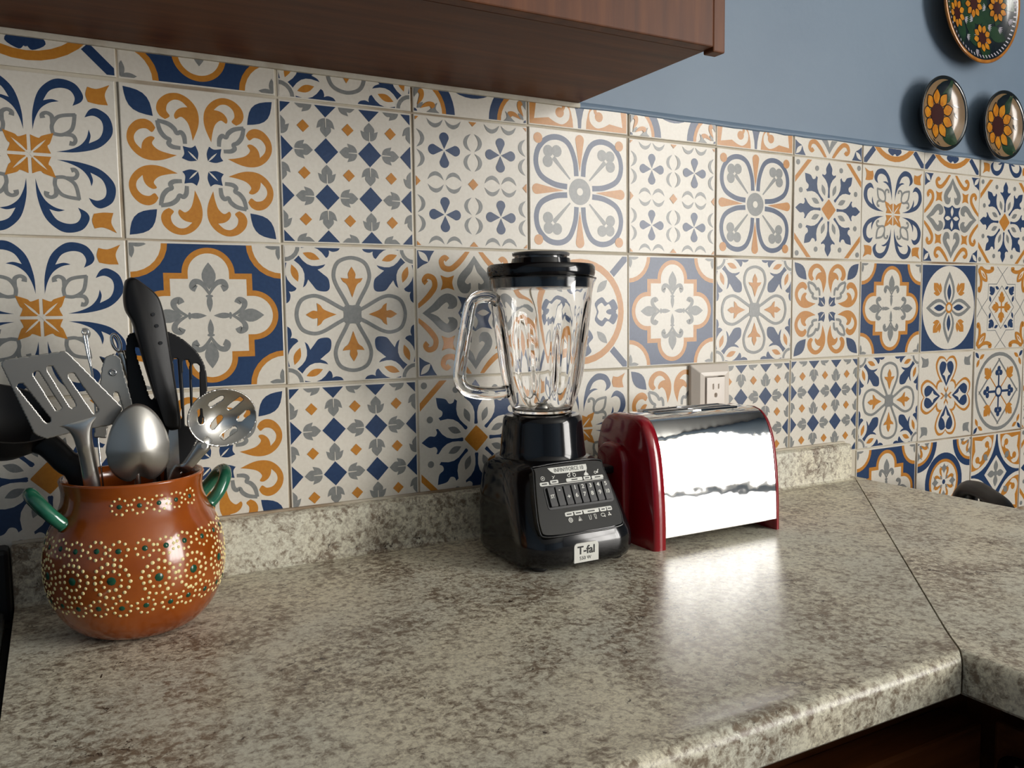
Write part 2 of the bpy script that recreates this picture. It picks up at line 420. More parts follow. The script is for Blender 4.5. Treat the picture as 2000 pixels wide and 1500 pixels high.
def dF():
    p = Pat(); fcorner(p)
    p.add('G', strk([(.06, .10), (.12, .22), (.25, .46), (.275, .62), (.2, .78), (0, .845), (-.2, .78), (-.275, .62), (-.25, .46), (-.12, .22), (-.06, .10)], .055), 7, '4')
    p.add('G', sm([(.14, .09), (.09, .14), (0, .135), (-.09, .14), (-.14, .09), (-.135, 0), (-.14, -.09), (-.09, -.14), (0, -.135), (.09, -.14), (.14, -.09), (.135, 0)]), 8)
    p.add('O', fleur(.71, .25, .17), 7, '4'); return p
def lily(o0):        # grey lily on the v axis growing from the centre
    out = [lens((0, .36), (0, .735), .095), lens((0, .045), (0, .32), .04), ell(0, .27, .05, .022, 10)]
    st = strk([(0, .30), (.06, .40), (.12, .46), (.19, .465), (.215, .40), (.17, .37)], [.03, .05, .07, .08, .09, .09])
    return out, st
def dQ():
    p = Pat(); p.add('B', [(-1, -1), (1, -1), (1, 1), (-1, 1)], 1)
    for col, r, s, l in (('O', .35, .585, 2), ('W', .272, .505, 3)):
        p.add(col, [(-s, -s), (s, -s), (s, s), (-s, s)], l)
        p.add(col, ell(0, .585, r, n=24, a0=0, a1=PI) + [(-r, .3), (r, .3)], l, '4')
        p.add(col, ell(1, 1, r + .135, n=28), l, '4')
    a, st = lily(0)
    for q in a: p.add('G', q, 4, '4')
    p.add('G', st, 4, '8'); p.add('G', [[(-x, y) for x, y in q] for q in st], 4, '4') if False else None
    p.add('G', lens((1.0, .97), (.78, .965), .04), 4, '8'); return p
def dG():
    p = Pat()
    for c in ((0, 0), (1, 1), (-1, 1), (1, -1), (-1, -1)):
        p.add('B', ell(c[0], c[1], .70, n=40), 1); p.add('O', ell(c[0], c[1], .55, n=36), 2); p.add('W', ell(c[0], c[1], .48, n=36), 3)
        p.add('B', ell(c[0], c[1], .06, n=12), 4)
        for k in range(4):
            a = k * PI / 2
            p.add('G', rot(sm([(0, .2, 1), (.06, .28), (.17, .40, 1), (.07, .37), (0, .45, 1), (-.07, .37), (-.17, .40, 1), (-.06, .28)]), a, c), 4)
            for t in (-.36, .36):
                m_ = 1 if t > 0 else -1; p.add('O', rot([(x * m_, y) for x, y in sm([(0, .12, 1), (.035, .22), (.03, .31), (-.02, .375), (-.075, .36), (-.08, .30), (-.04, .285), (-.02, .22)])], a + PI / 4 + t * .8, c), 4)
            p.add('G', rot(lens((0, .08), (0, .22), .03), a + PI / 4, c), 4)
    return p
def dH():
    p = Pat(); p.add('B', [(-1, -1), (1, -1), (1, 1), (-1, 1)], 1)
    p.add('W', ell(1, 1, .97, n=40), 2, '4'); p.add('O', ell(1, 1, .87, n=40), 3, '4')
    def put(col, P, l):
        p.add(col, [(1 - x, 1 - y) for x, y in P], l, '8')
    hh = [(.10, .10, 1), (.38, .14, 1), (.52, .07), (.66, .05), (.78, .14), (.79, .29), (.68, .39), (.54, .42), (.47, .47)]
    p.add('W', [(1 - x, 1 - y) for x, y in sm(hh + [(q[1], q[0]) + tuple(q[2:]) for q in hh[-2:0:-1]])], 4, '4')
    put('O', ell(.60, .24, .085, n=14), 5)
    p.add('O', [[(1 - x, 1 - y) for x, y in q] for q in strk([(.62, .25), (.68, .34), (.64, .45)], [.07, .06, .10])], 5, '8')
    p.add('G', lens((.52, .52), (.36, .36), .08), 6, '4')
    p.add('W', [(.46, 0), (0, .46), (-.46, 0), (0, -.46)], 5)
    p.add('G', lens((0, .02), (0, .34), .09), 6, '4'); p.add('G', ell(0, 0, .08, n=10), 6); return p
def spade(s):
    h = [(0, .92, 1), (.12, .76), (.27, .60), (.31, .46), (.24, .33), (.12, .32), (.06, .40), (.05, .36, 1)]
    return sm(h + [(-q[0],) + tuple(q[1:]) for q in h[-1:0:-1]])
def dI():
    p = Pat()
    p.add('G', spade(1), 1, '4')
    p.add('W', sm([(0, .78, 1), (.05, .66), (.12, .58), (.17, .50), (.12, .46), (.07, .48), (.06, .36), (0, .30), (-.06, .36), (-.07, .48), (-.12, .46), (-.17, .50), (-.12, .58), (-.05, .66)]), 2, '4')
    p.add('B', sm([(.31, .27, 1), (.24, .13), (.30, 0, 1), (.24, -.13), (.31, -.27, 1), (.13, -.24), (0, -.30, 1), (-.13, -.24), (-.31, -.27, 1), (-.24, -.13), (-.30, 0, 1), (-.24, .13), (-.31, .27, 1), (-.13, .24), (0, .30, 1), (.13, .24)]), 3)
    p.add('W', lens((0, .04), (0, .26), .05), 4, '4')
    p.add('O', [(x * 1.0 + .48, y + .48) for x, y in sm([(.12, .12, 1), (0, .085), (-.12, .12, 1), (-.085, 0), (-.12, -.12, 1), (0, -.085), (.12, -.12, 1), (.085, 0)])], 2, '4')
    p.add('O', strk([(.10, 1.0), (.20, .88), (.30, .78), (.42, .70), (.54, .72), (.58, .82), (.52, .88), (.47, .84)], [.06, .08, .09, .09, .09, .085, .08, .09]), 2, '8')
    def put(col, P, l): p.add(col, [(1 - x, 1 - y) for x, y in P], l, '4')
    put('B', sm([(0, 0, 1), (.32, 0, 1), (.25, .10), (.20, .20), (.10, .25), (0, .32, 1)]), 1); put('W', lens((.03, .03), (.20, .20), .05), 2)
    return p
def dJ():
    p = Pat()
    p.add('B', strk([(.07, .26), (.10, .52), (.22, .78), (.42, .88), (.66, .84), (.84, .66), (.88, .42), (.78, .22), (.52, .10), (.26, .07)], .095), 1, '4')
    p.add('G', ell(0, 0, .225, n=28), 1); p.add('W', ell(0, 0, .065, n=14), 2)
    p.add('G', [(.19, .21), (.21, .19), (.57, .51), (.51, .57)], 1, '4')
    for c in ((.64, .64), (.47, .65), (.65, .47)): p.add('G', ell(c[0], c[1], .10, n=16), 1, '4')
    p.add('O', drop((0, .33), (0, .96), .088), 1, '4'); p.add('O', ell(.84, .84, .088, n=16), 1, '4'); return p
def dK():
    p = Pat()
    for k in range(8):
        a = k * PI / 4; s = 1.0 if k % 2 == 0 else 1.03
        h = [(0, .2, 1), (.09, .36), (.20, .60), (.20, .72, 1), (.14, .70), (.085, .74), (.09, .84), (0, .97, 1)]
        p.add('B', rot([(x * s, y * s) for x, y in sm(h + [(-q[0],) + tuple(q[1:]) for q in h[-2:0:-1]])], a), 1)
        p.add('W', rot(lens((0, .12), (0, .80), .155, peak=.55), a + PI / 8), 2); p.add('G', rot(lens((0, .30), (0, .55), .055), a + PI / 8), 3)
    p.add('W', ell(0, 0, .24, n=16), 3)
    p.add('O', sm([(.21, 0), (.19, .03), (.03, .19), (0, .21), (-.03, .19), (-.19, .03), (-.21, 0), (-.19, -.03), (-.03, -.19), (0, -.21), (.03, -.19), (.19, -.03)], 2), 4)
    p.add('G', ell(.36, .82, .055, n=12), 3, '8'); p.add('G', ell(.91, .91, .055, n=12), 3, '4')
    p.add('O', [(.47, 1.02), (.60, 1.02), (1.02, .60), (1.02, .47)], 1, '4'); return p
def dL():
    p = Pat(); p.add('B', [(-1, -1), (1, -1), (1, 1), (-1, 1)], 1); p.add('W', ell(0, 0, .97, n=48), 2)
    p.add('G', lens((0, .02), (0, .84), .21, peak=.45), 3, '4'); p.add('W', lens((0, .08), (0, .70), .13, peak=.45), 4, '4'); p.add('B', lens((0, .16), (0, .56), .075), 5, '4')
    p.add('O', ell(0, 0, .13, n=18), 6); p.add('W', ell(0, 0, .075, n=14), 7)
    p.add('O', rot(leaf3(1.25), -PI / 4, (.33, .33)), 3, '4'); p.add('W', rot([(-.01, 0), (.01, 0), (0, .2)], -PI / 4, (.34, .34)), 4, '4'); return p
def dM():
    p = Pat()
    p.add('G', strk([(0, .80), (.22, .56), (.56, .56), (.56, .22), (.80, 0)], .022, 1), 1, '4')
    p.add('G', strk([(0, .52), (.52, 0)], .022, 1), 1, '4'); p.add('G', strk([(0, .80), (.24, 1)], .02, 1), 1, '8')
    p.add('O', rot(leaf3(1.0), 0, (0, .12)), 1, '4'); p.add('O', strk([(0, 0), (0, .2)], .05), 1, '4')
    p.add('B', rot(leaf3(.9), -PI / 4, (.33, .33)), 1, '4'); p.add('B', lens((.12, .44), (.28, .5), .04), 1, '8')
    def put(col, P, l, s): p.add(col, [[(1 - x, 1 - y) for x, y in q] for q in P] if isinstance(P[0][0], (list, tuple)) else [(1 - x, 1 - y) for x, y in P], l, s)
    put('O', strk([(.02, .08), (.12, .26), (.14, .46), (.08, .6), (.02, .52)], [.10, .09, .09, .10, .10]), 1, '8')
    put('O', sm([(.06, .06, 1), (.24, .12), (.36, .22), (.38, .38), (.22, .36), (.12, .24)]), 1, '4'); put('W', lens((.1, .1), (.32, .32), .05), 2, '4'); put('O', lens((.16, .16), (.3, .3), .02), 3, '4')
    put('O', strk([(.2, .2), (.34, .12), (.44, .16)], .05), 1, '8')
    return p
def heart(s, c):
    h = [(0, .10, 1), (.14, .30), (.30, .52), (.36, .72), (.26, .88), (.10, .88), (0, .80, 1)]
    P = sm(h + [(-q[0],) + tuple(q[1:]) for q in h[-2:0:-1]])
    return [(x * s, c + (y - c) * s) for x, y in P]
def dN():
    p = Pat()
    p.add('O', heart(1.12, .56), 1, '4'); p.add('O', ell(.24, .24, .14, n=12), 1, '4'); p.add('W', heart(.95, .56), 2, '4'); p.add('W', ell(.2, .2, .13, n=12), 2, '4')
    p.add('B', heart(.74, .56), 3, '4')
    p.add('W', sm([(0, .30, 1), (.06, .46), (.14, .50), (.08, .56), (.03, .64), (0, .78, 1), (-.03, .64), (-.08, .56), (-.14, .50), (-.06, .46)]), 4, '4')
    p.add('G', [(.07, 0), (0, .09), (-.07, 0), (0, -.09)], 4); flag(p, 'G'); return p
def dO():
    p = Pat(); p.add('G', ringq(0, 0, .88, .97), 1)
    p.add('G', strk([(0, .78), (.0, .78), (.78, 0), (.78, 0)], .05, 2), 1, '4')
    p.add('O', strk([(.1, .1), (.55, .55)], .035, 1), 1, '4'); p.add('O', rot(leaf3(1.2), -PI / 4, (.36, .36)), 2, '4')
    p.add('B', strk([(0, .12), (0, .44)], .06, 1), 1, '4')
    for q in ((0, .56), (.08, .46), (-.08, .46)): p.add('B', ell(q[0], q[1], .07, n=12), 2, '4')
    p.add('B', ell(0, 0, .15, n=18), 2); p.add('W', ell(0, 0, .09, n=16), 3)
    p.add('O', lens((.62, .93), (.82, .82), .05), 1, '8'); p.add('B', lens((.84, .84), (.99, .99), .05), 1, '4'); return p
DES = dict(A=dA, B=dB, C=dC, D=dD, E=dE, F=dF, G=dG, H=dH, I=dI, J=dJ, K=dK, L=dL, M=dM, N=dN, O=dO, Q=dQ)

def clip(P, lo, hi):
    """clip polygon to the rectangle lo..hi"""
    for ax, lim, sg in ((0, lo[0], 1), (0, hi[0], -1), (1, lo[1], 1), (1, hi[1], -1)):
        out = []; n = len(P)
        for i in range(n):
            a, b = P[i], P[(i + 1) % n]; da, db = sg * (a[ax] - lim), sg * (b[ax] - lim)
            if da >= 0: out.append(a)
            if (da >= 0) != (db >= 0):
                t = da / (da - db); out.append((a[0] + (b[0] - a[0]) * t, a[1] + (b[1] - a[1]) * t))
        P = out
        if len(P) < 3: return []
    Q = [P[0]]
    for q in P[1:]:
        if abs(q[0] - Q[-1][0]) + abs(q[1] - Q[-1][1]) > 1e-5: Q.append(q)
    return Q if len(Q) > 2 else []
TP = 0.153; TH = 0.0752; TS = 0.0745
_tile = {}
def tile_mesh(d, vmax=1.0):
    """tile: glazed slab with its printed ornament; front at y = 0 facing -y; cut at vmax"""
    key = (d, vmax)
    if key in _tile: return _tile[key]
    bm = bmesh.new(); zt = TH if vmax >= 1 else vmax * TS
    bmesh.ops.create_cube(bm, size=1)
    for v in bm.verts:
        v.co.x *= 2 * TH; v.co.y = (.0065 if v.co.y > 0 else 0); v.co.z = zt if v.co.z > 0 else -TH
    bmesh.ops.bevel(bm, geom=[e for e in bm.edges if all(abs(v.co.y) < 1e-6 for v in e.verts)], offset=.0009, segments=2, affect='EDGES', profile=.5)
    me = bpy.data.meshes.new('wall_tile'); bm.to_mesh(me); bm.free()
    V = [tuple(v.co) for v in me.vertices]; F = [tuple(p.vertices) for p in me.polygons]; mi = [0] * len(F)
    bpy.data.meshes.remove(me); ci = dict(W=0, B=1, O=2, G=3)
    pat = DES[d]().it; order = {k: i for i, k in enumerate(sorted({(l, k) for _, _, l, k in pat}))}
    for col, P, l, k_ in pat:
        P = clip(P, (-.988, -.988), (.988, min(.988, vmax - .02)))
        if not P: continue
        area = sum(P[i][0] * P[(i + 1) % len(P)][1] - P[(i + 1) % len(P)][0] * P[i][1] for i in range(len(P)))
        if abs(area) < 1e-6: continue
        if area < 0: P = P[::-1]
        k = len(V); V += [(x * TS, -.00003 - .000008 * order[l, k_], y * TS) for x, y in P]; F.append(tuple(range(k, k + len(P)))); mi.append(ci[col])
    me = bpy.data.meshes.new('wall_tile'); me.from_pydata(V, [], F)
    for c in 'WBOG': me.materials.append(M[c])
    me.polygons.foreach_set('material_index', mi); me.update(); _tile[key] = me
    return me

# ------------------------------------------------------------------ the room
def struct(o): o['kind'] = 'structure'; return o
struct(box('floor', RX0 - .1, RX1 + .1, RY0 - .1, .12, -.1, 0, 'floor'))
struct(box('ceiling', RX0 - .1, RX1 + .1, RY0 - .1, .12, RH, RH + .1, 'ceil'))
wall_back = struct(box('wall_back', RX0 - .1, RX1 + .1, .0045, .12, 0, RH, 'wall'))
struct(box('wall_left', RX0 - .1, RX0, RY0, .0045, 0, RH, 'wall'))
struct(box('wall_front', RX0 - .1, RX1 + .1, RY0 - .1, RY0, 0, RH, 'wall'))
wr = []
for a in ((RY0, WY0, 0, RH), (WY1, .0045, 0, RH), (WY0, WY1, 0, WZ0), (WY0, WY1, WZ1, RH)):
    V = [(x, y, z) for x in (RX1, RX1 + .1) for y in a[:2] for z in a[2:]]
    wr.append((V, [(0, 1, 3, 2), (4, 6, 7, 5), (0, 4, 5, 1), (2, 3, 7, 6), (0, 2, 6, 4), (1, 5, 7, 3)]))
struct(mk('wall_right', *join(*wr), 'wall'))
wn = thing('window_1', (RX1 + .05, (WY0 + WY1) / 2, WZ0)); wn['kind'] = 'structure'
fr = []
def bxvf(x0, x1, y0, y1, z0, z1):
    return ([(x, y, z) for x in (x0, x1) for y in (y0, y1) for z in (z0, z1)], [(0, 1, 3, 2), (4, 6, 7, 5), (0, 4, 5, 1), (2, 3, 7, 6), (0, 2, 6, 4), (1, 5, 7, 3)])
X0, X1 = RX1 + .02, RX1 + .07
mk('window_frame', *join(bxvf(X0, X1, WY0, WY1, WZ0, WZ0 + .05), bxvf(X0, X1, WY0, WY1, WZ1 - .05, WZ1), bxvf(X0, X1, WY0, WY0 + .05, WZ0 + .05, WZ1 - .05), bxvf(X0, X1, WY1 - .05, WY1, WZ0 + .05, WZ1 - .05)), 'wframe', wn)
zt_ = WZ0 + .62 * (WZ1 - WZ0); mk('transom', *bxvf(X0 + .004, X1 - .004, WY0 + .05, WY1 - .05, zt_ - .03, zt_ + .03), 'wframe', wn)
for t in (1 / 4, 2 / 4, 3 / 4):
    y = WY0 + (WY1 - WY0) * t; mk('mullion', *bxvf(X0 + .005, X1 - .005, y - .025, y + .025, WZ0 + .05, WZ1 - .05), 'wframe', wn)

# tiled backsplash: grout bed and every tile on the back wall
ZR = CT + .5                                  # grout line between the cut top row and the first full row
TOPZ = .0305                                  # height of the cut row
XL, XR = -TP - .1525, 11 * TP
box('grout_bed', -2 * TP, 1.745, .0015, .0046, CT - .22, ZR + TOPZ, 'grout', wall_back)
random.seed(4)
ROWS = {'T': 'AEQFGHGHIEEBQ', 'a': 'DBADCJCJKBIKF', 'b': 'QBQFIEQFAQLMB', 'c': 'FKADKBADDFNOC', 'd': '         QGHK'}
for r, (k, s) in enumerate(ROWS.items()):
    for c, d in enumerate(s):
        if d == ' ': continue
        x = (c - 1.5) * TP
        if k == 'T': me = tile_mesh(d, (-TH + .0290) / TS); z = ZR + TP / 2
        else: me = tile_mesh(d); z = ZR - (r - .5) * TP
        o = bpy.data.objects.new('wall_tile', me); COL.objects.link(o); o.parent = wall_back
        g = lambda s_: random.gauss(0, s_)
        o.location = (x + g(.0005), -.0004 + g(.0003), z + g(.0004))
        o.rotation_euler = (g(.004), g(.0025), g(.005))
# plaster bead between the tiles and the wall cabinet, paint edge further right
tr = struct(box('trim_1', -.40, .535, -.004, .0046, ZR + .0285, ZR + .0345, 'plaster', b=.001))
te = []
random.seed(9); n = 60
for i in range(n + 1):
    x = .536 + (1.745 - .536) * i / n; j = random.gauss(0, .0006)
    te.append([(x, .0047, ZR + .0285 + j), (x, -.0012, ZR + .0290 + j), (x, -.0018, ZR + .0325 + j * .5), (x, .0046, ZR + .0385)])
struct(fix(mk('trim_2', [p for q in te for p in q], [(i * 4 + k, i * 4 + k + 1, i * 4 + k + 5, i * 4 + k + 4) for i in range(n) for k in range(3)], 'wall', smooth=True)))

# ------------------------------------------------------------------ worktops (roll edge, upstand with cove)
FY = -.531; XE = .531; XI = 1.066              # front edge, inner corner, far edge of the return
def top_profile():
    """(distance from wall, height) from under the front edge round to the back"""
    P = [(.500, -.031), (.528, -.031), (.531, -.028)]
    P += [(.531 - .009 + .009 * math.cos(a), -.0075 + .010 * math.sin(a)) for a in [PI / 2 * i / 6 for i in range(7)]]
    P += [(.512, .0018), (.500, .0006), (.488, 0)]
    return P
def extr(prof, pts):
    """sweep a closed profile through stations given as functions (d, h) -> point"""
    n = len(prof); V = [f(d, h) for f in pts for d, h in prof]; F = []
    for i in range(len(pts) - 1):
        for k in range(n):
            l = (k + 1) % n; F.append((i * n + k, i * n + l, (i + 1) * n + l, (i + 1) * n + k))
    F += [tuple(range(n - 1, -1, -1)), tuple(range((len(pts) - 1) * n, len(pts) * n))]
    return V, F
w1 = thing('worktop', (.3, -.3, CT - .031), 'speckled grey granite-look worktop carrying the blender, toaster and clay pot', 'worktop')
up = [(0.0215, .0002), (.0185, .003), (.0175, .008), (.0175, .048), (.0165, .054), (.013, .0565), (.0005, .0568)]
gap = .0011
prof = top_profile() + [(.03, 0), (.026, .0)] + [(.026, -.02), (.026, -.031)]
V, F = extr(prof, [lambda d, h: (-.111, -d, CT + h), lambda d, h: (1.066 - d - gap, -d, CT + h)])
fix(mk('top', V, F, 'lam', w1, smooth=True, sharp=35))
pu = [(.0265, 0)] + up + [(.0005, -.031), (.0265, -.031)]
V, F = extr(pu, [lambda d, h: (-.111, -d, CT + h), lambda d, h: (1.039, -d, CT + h)])
us = fix(mk('upstand', V, F, 'lam', None, smooth=True, sharp=35, loc=(.46, -.013, CT - .031)))
tag(us, 'speckled grey upstand strip between the worktop and the tiles', 'upstand')
struct(box('trim_3', -.111, 1.0395, -.0045, .0015, CT + .0562, CT + .0592, 'grout', b=.001))
w2 = thing('worktop', (.8, -.9, CT - .031), 'speckled grey worktop of the side return beyond the mitred joint', 'worktop')
prof2 = top_profile() + [(.010, 0), (.002, -.003), (0, -.010), (0, -.029), (.002, -.031)]
V, F = extr(prof2, [lambda d, h: (1.066 - d + gap, -max(d, .0005) , CT + h), lambda d, h: (1.066 - d + gap, -1.75, CT + h)])
fix(mk('top', V, F, 'lam', w2, smooth=True, sharp=35))
box('end_filler', 1.0405, 1.064, -.0262, -.0005, CT - .03, CT - .0006, 'grout', w2)

# ------------------------------------------------------------------ base cabinets
b1 = thing('base_cabinet', (.2, -.26, 0), 'dark brown wooden base cabinet under the main worktop', 'cabinet')
box('carcass', -.108, .64, -.47, -.02, .10, CT - .0315, 'woodx', b1)
box('plinth', -.108, .64, -.43, -.02, 0, .10, 'woodx', b1)
for i, x0 in enumerate((-.105, .252)):
    dr = box('drawer_front', x0, x0 + .352, -.507, -.4698, CT - .235, CT - .080, 'wooddrawer', b1, b=.003)
    V, F = lathe([(.002, 0), (.007, 0), (.006, .012), (.012, .018), (.015, .026), (.010, .033), (.0005, .035)], (0, 0, 0), 20)
    V = [(x0 + .176 + a, -.507 - c, CT - .155 + b) for a, b, c in V]; fix(mk('knob', V, F, 'knobm', dr, smooth=True))
    dd = box('door', x0, x0 + .352, -.507, -.4698, .12, CT - .245, 'wooddrawer', b1, b=.003)
b2 = thing('base_cabinet', (.84, -1.1, 0), 'dark brown wooden base cabinet under the side return', 'cabinet')
box('carcass', .641, 1.03, -1.70, -.02, .10, CT - .0315, 'woodx', b2)
box('plinth', .68, 1.03, -1.70, -.02, 0, .10, 'woodx', b2)
for i, y1 in enumerate((-.512, -.925, -1.33)):
    y0 = y1 - (.40 if i else .405)
    dr = box('drawer_front', .611, .6408, y0, y1, CT - .235, CT - .077, 'wooddrawer', b2, b=.003)
    V, F = lathe([(.002, 0), (.007, 0), (.006, .010), (.013, .016), (.016, .023), (.012, .030), (.0005, .032)], (0, 0, 0), 24)
    yk = -.545 if i == 0 else (y0 + y1) / 2
    V = [(.611 - c, yk + a, CT - .104 + b) for a, b, c in V]; fix(mk('knob', V, F, 'knobm', dr, smooth=True))
    box('door', .611, .6408, y0, y1, .12, CT - .245, 'wooddrawer', b2, b=.003)

# ------------------------------------------------------------------ wall cabinet
uc = thing('wall_cabinet', (.0, -.13, ZR + .035), 'brown stained wooden wall cabinet hung above the tiles', 'cabinet')
ZB = ZR + .0345
box('carcass', -1.15, .5335, -.2362, .0042, ZB, ZB + .62, 'woodx', uc, b=.001)
box('stile', .5310, .5470, -.2515, -.2364, ZB - .0045, ZB + .62, 'woodz', uc, b=.0015)
for i in range(3):
    xr = .5303 - i * .562
    d = box('door', xr - .556, xr, -.2530, -.2372, ZB - .0008, ZB + .60, 'woodz', uc, b=.0015)
    V, F = lathe([(.002, 0), (.006, 0), (.005, .010), (.011, .016), (.012, .022), (.0005, .027)], (0, 0, 0), 20)
    fix(mk('knob', [(xr - .05 + a, -.253 - c, ZB + .22 + b) for a, b, c in V], F, 'knobm', d, smooth=True))
V, F = tube([(.5306, -.2522, ZB + .058), (.5306, -.2522, ZB + .10)], .004, 10)
mk('hinge', V, F, 'knobm', uc)

# ------------------------------------------------------------------ stove beside the worktop end
st = thing('stove', (-.40, -.28, 0), 'black enamelled stove with grey hob standing left of the worktop end', 'stove')
box('body', -.70, -.1125, -.52, -.03, .02, CT - .012, 'blackm', st, b=.006)
box('hob', -.70, -.118, -.53, -.03, CT - .0118, CT + .003, 'stovetop', st, b=.005)
bg_ = box('back_guard', -.70, -.1125, -.03, -.002, CT - .011, CT + .058, 'blackm', st, b=.004)
box('trim_plate', -.69, -.128, -.034, -.0301, CT + .006, CT + .052, 'stovetop', bg_, b=.002)
for (x, y) in ((-.27, -.17), (-.27, -.40), (-.54, -.17), (-.54, -.40)):
    V, F = lathe([(.0005, .014), (.03, .014), (.034, .010), (.04, .003), (.04, .0)], (x, y, CT + .003), 28); fix(mk('burner', V, F, 'blackm', st, smooth=True))
    mk('grate', *join(*[tube([(x + .09 * math.cos(a), y + .09 * math.sin(a), CT + .003), (x + .085 * math.cos(a), y + .085 * math.sin(a), CT + .024), (x + .02 * math.cos(a), y + .02 * math.sin(a), CT + .024)], .004, 6) for a in (0, PI / 2, PI, 1.5 * PI)]), 'blackm', st)
for i in range(4):
    V, F = lathe([(.0005, .02), (.014, .02), (.017, .016), (.018, 0)], (0, 0, 0), 20); fix(mk('knob', [(-.62 + i * .14 + a, -.52 - c, CT - .06 + b) for a, b, c in V], F, 'blackm', st, smooth=True))
box('oven_door', -.69, -.122, -.54, -.5202, .12, CT - .11, 'black', st, b=.004)

# ------------------------------------------------------------------ clay pot
PX, PY = -.012, -.125
pot = thing('clay_pot', (PX, PY, CT), 'glazed terracotta pot with green handles and dotted slip rings, full of utensils', 'pot')
pp = [(.0005, .0), (.030, .0), (.044, .003), (.055, .011), (.0640, .023), (.0705, .040), (.0728, .056), (.0722, .072), (.0690, .087), (.0640, .099), (.0595, .108), (.0568, .116), (.0562, .123), (.0572, .130), (.0580, .1335)]
prf = crv(pp, 4)
inn = [(.0570, .1350), (.0545, .1345), (.0525, .128), (.0520, .115), (.0575, .103), (.066, .085), (.068, .06), (.062, .03), (.045, .010), (.0005, .006)]
V, F = lathe(prf + inn, (PX, PY, CT), 72); k = len(prf + inn)
mi = [1 if (i % (k - 1)) >= len(prf) + 2 else 0 for i in range(len(F))]
fix(mk('body', V, F, 'terra', pot, smooth=True))
def psurf(th, z, off=0):
    for i in range(len(prf) - 1):
        if prf[i][1] <= z <= prf[i + 1][1]:
            t = (z - prf[i][1]) / (prf[i + 1][1] - prf[i][1] + 1e-9); r = prf[i][0] + t * (prf[i + 1][0] - prf[i][0])
            dr, dz = prf[i + 1][0] - prf[i][0], prf[i + 1][1] - prf[i][1]; l = math.hypot(dr, dz) or 1
            nr, nz = dz / l, -dr / l
            return r, nr, nz
    return .07, 1, 0
dotsV, dotsF, grV, grF = [], [], [], []
random.seed(2)
def dot(th, z, rad, green=False):
    r, nr, nz = psurf(th, z); ct, s_ = math.cos(th), math.sin(th)
    nrm = Vector((nr * ct, nr * s_, nz)); t1 = Vector((-s_, ct, 0)); t2 = nrm.cross(t1)
    c = Vector((PX + r * ct, PY + r * s_, CT + z)); V, F = (grV, grF) if green else (dotsV, dotsF); k = len(V)
    n = 8
    for j, (q, h) in enumerate(((1.0, -.0004), (.75, .00035))):
        for i in range(n):
            a = 2 * PI * i / n; V.append(c + t1 * (q * rad * math.cos(a)) + t2 * (q * rad * math.sin(a)) + nrm * h)
    for i in range(n): F.append((k + i, k + (i + 1) % n, k + n + (i + 1) % n, k + n + i))
    F.append(tuple(range(k + n, k + 2 * n)))
def rosette(th, z, rings, g):
    r = psurf(th, z)[0]; dot(th, z, g, True)
    for R, n, rad in rings:
        o = random.random() * 6
        for i in range(n):
            a = o + 2 * PI * i / n; q = R * (1 + random.gauss(0, .03))
            dot(th + q * math.cos(a) / r, z + q * math.sin(a), rad * (1 + random.gauss(0, .06)))
NB = 14
for i in range(NB): rosette(-PI / 2 + .12 + 2 * PI * i / NB + random.gauss(0, .01), .0610 + random.gauss(0, .0005), ((.0078, 10, .0016), (.0136, 17, .0017)), .0039)
NS = 25
for z in (.0850, .0385):
    for i in range(NS): rosette(-PI / 2 + 2 * PI * i / NS + random.gauss(0, .01), z + random.gauss(0, .0004), ((.0068, 9, .0015),), .0026)
for i in range(5): rosette(-PI / 2 - .27 + i * .265, .1175, ((.0062, 9, .0013),), .0023)
tag(mk('slip_dots', dotsV, dotsF, 'cream', pot, smooth=True), kind='stuff')
tag(mk('green_dots', grV, grF, 'greens', pot, smooth=True), kind='stuff')
for th in (PI * 1.065, PI * .055):                 # two ear handles on the shoulder
    c, s_ = math.cos(th), math.sin(th)
    def P(r, t, z): return (PX + r * c - t * s_, PY + r * s_ + t * c, CT + z)
    path = crv([P(.059, -.0165, .102), P(.0685, -.0160, .112), P(.0765, -.010, .1235), P(.0790, 0, .128), P(.0765, .010, .1235), P(.0685, .0160, .112), P(.059, .0165, .102)], 6)
    V, F = tube(path, [.0066 if i in (0, len(path) - 1) else .0056 for i in range(len(path))], 12)
    mk('handle', V, F, 'greenglaze', pot, smooth=True)

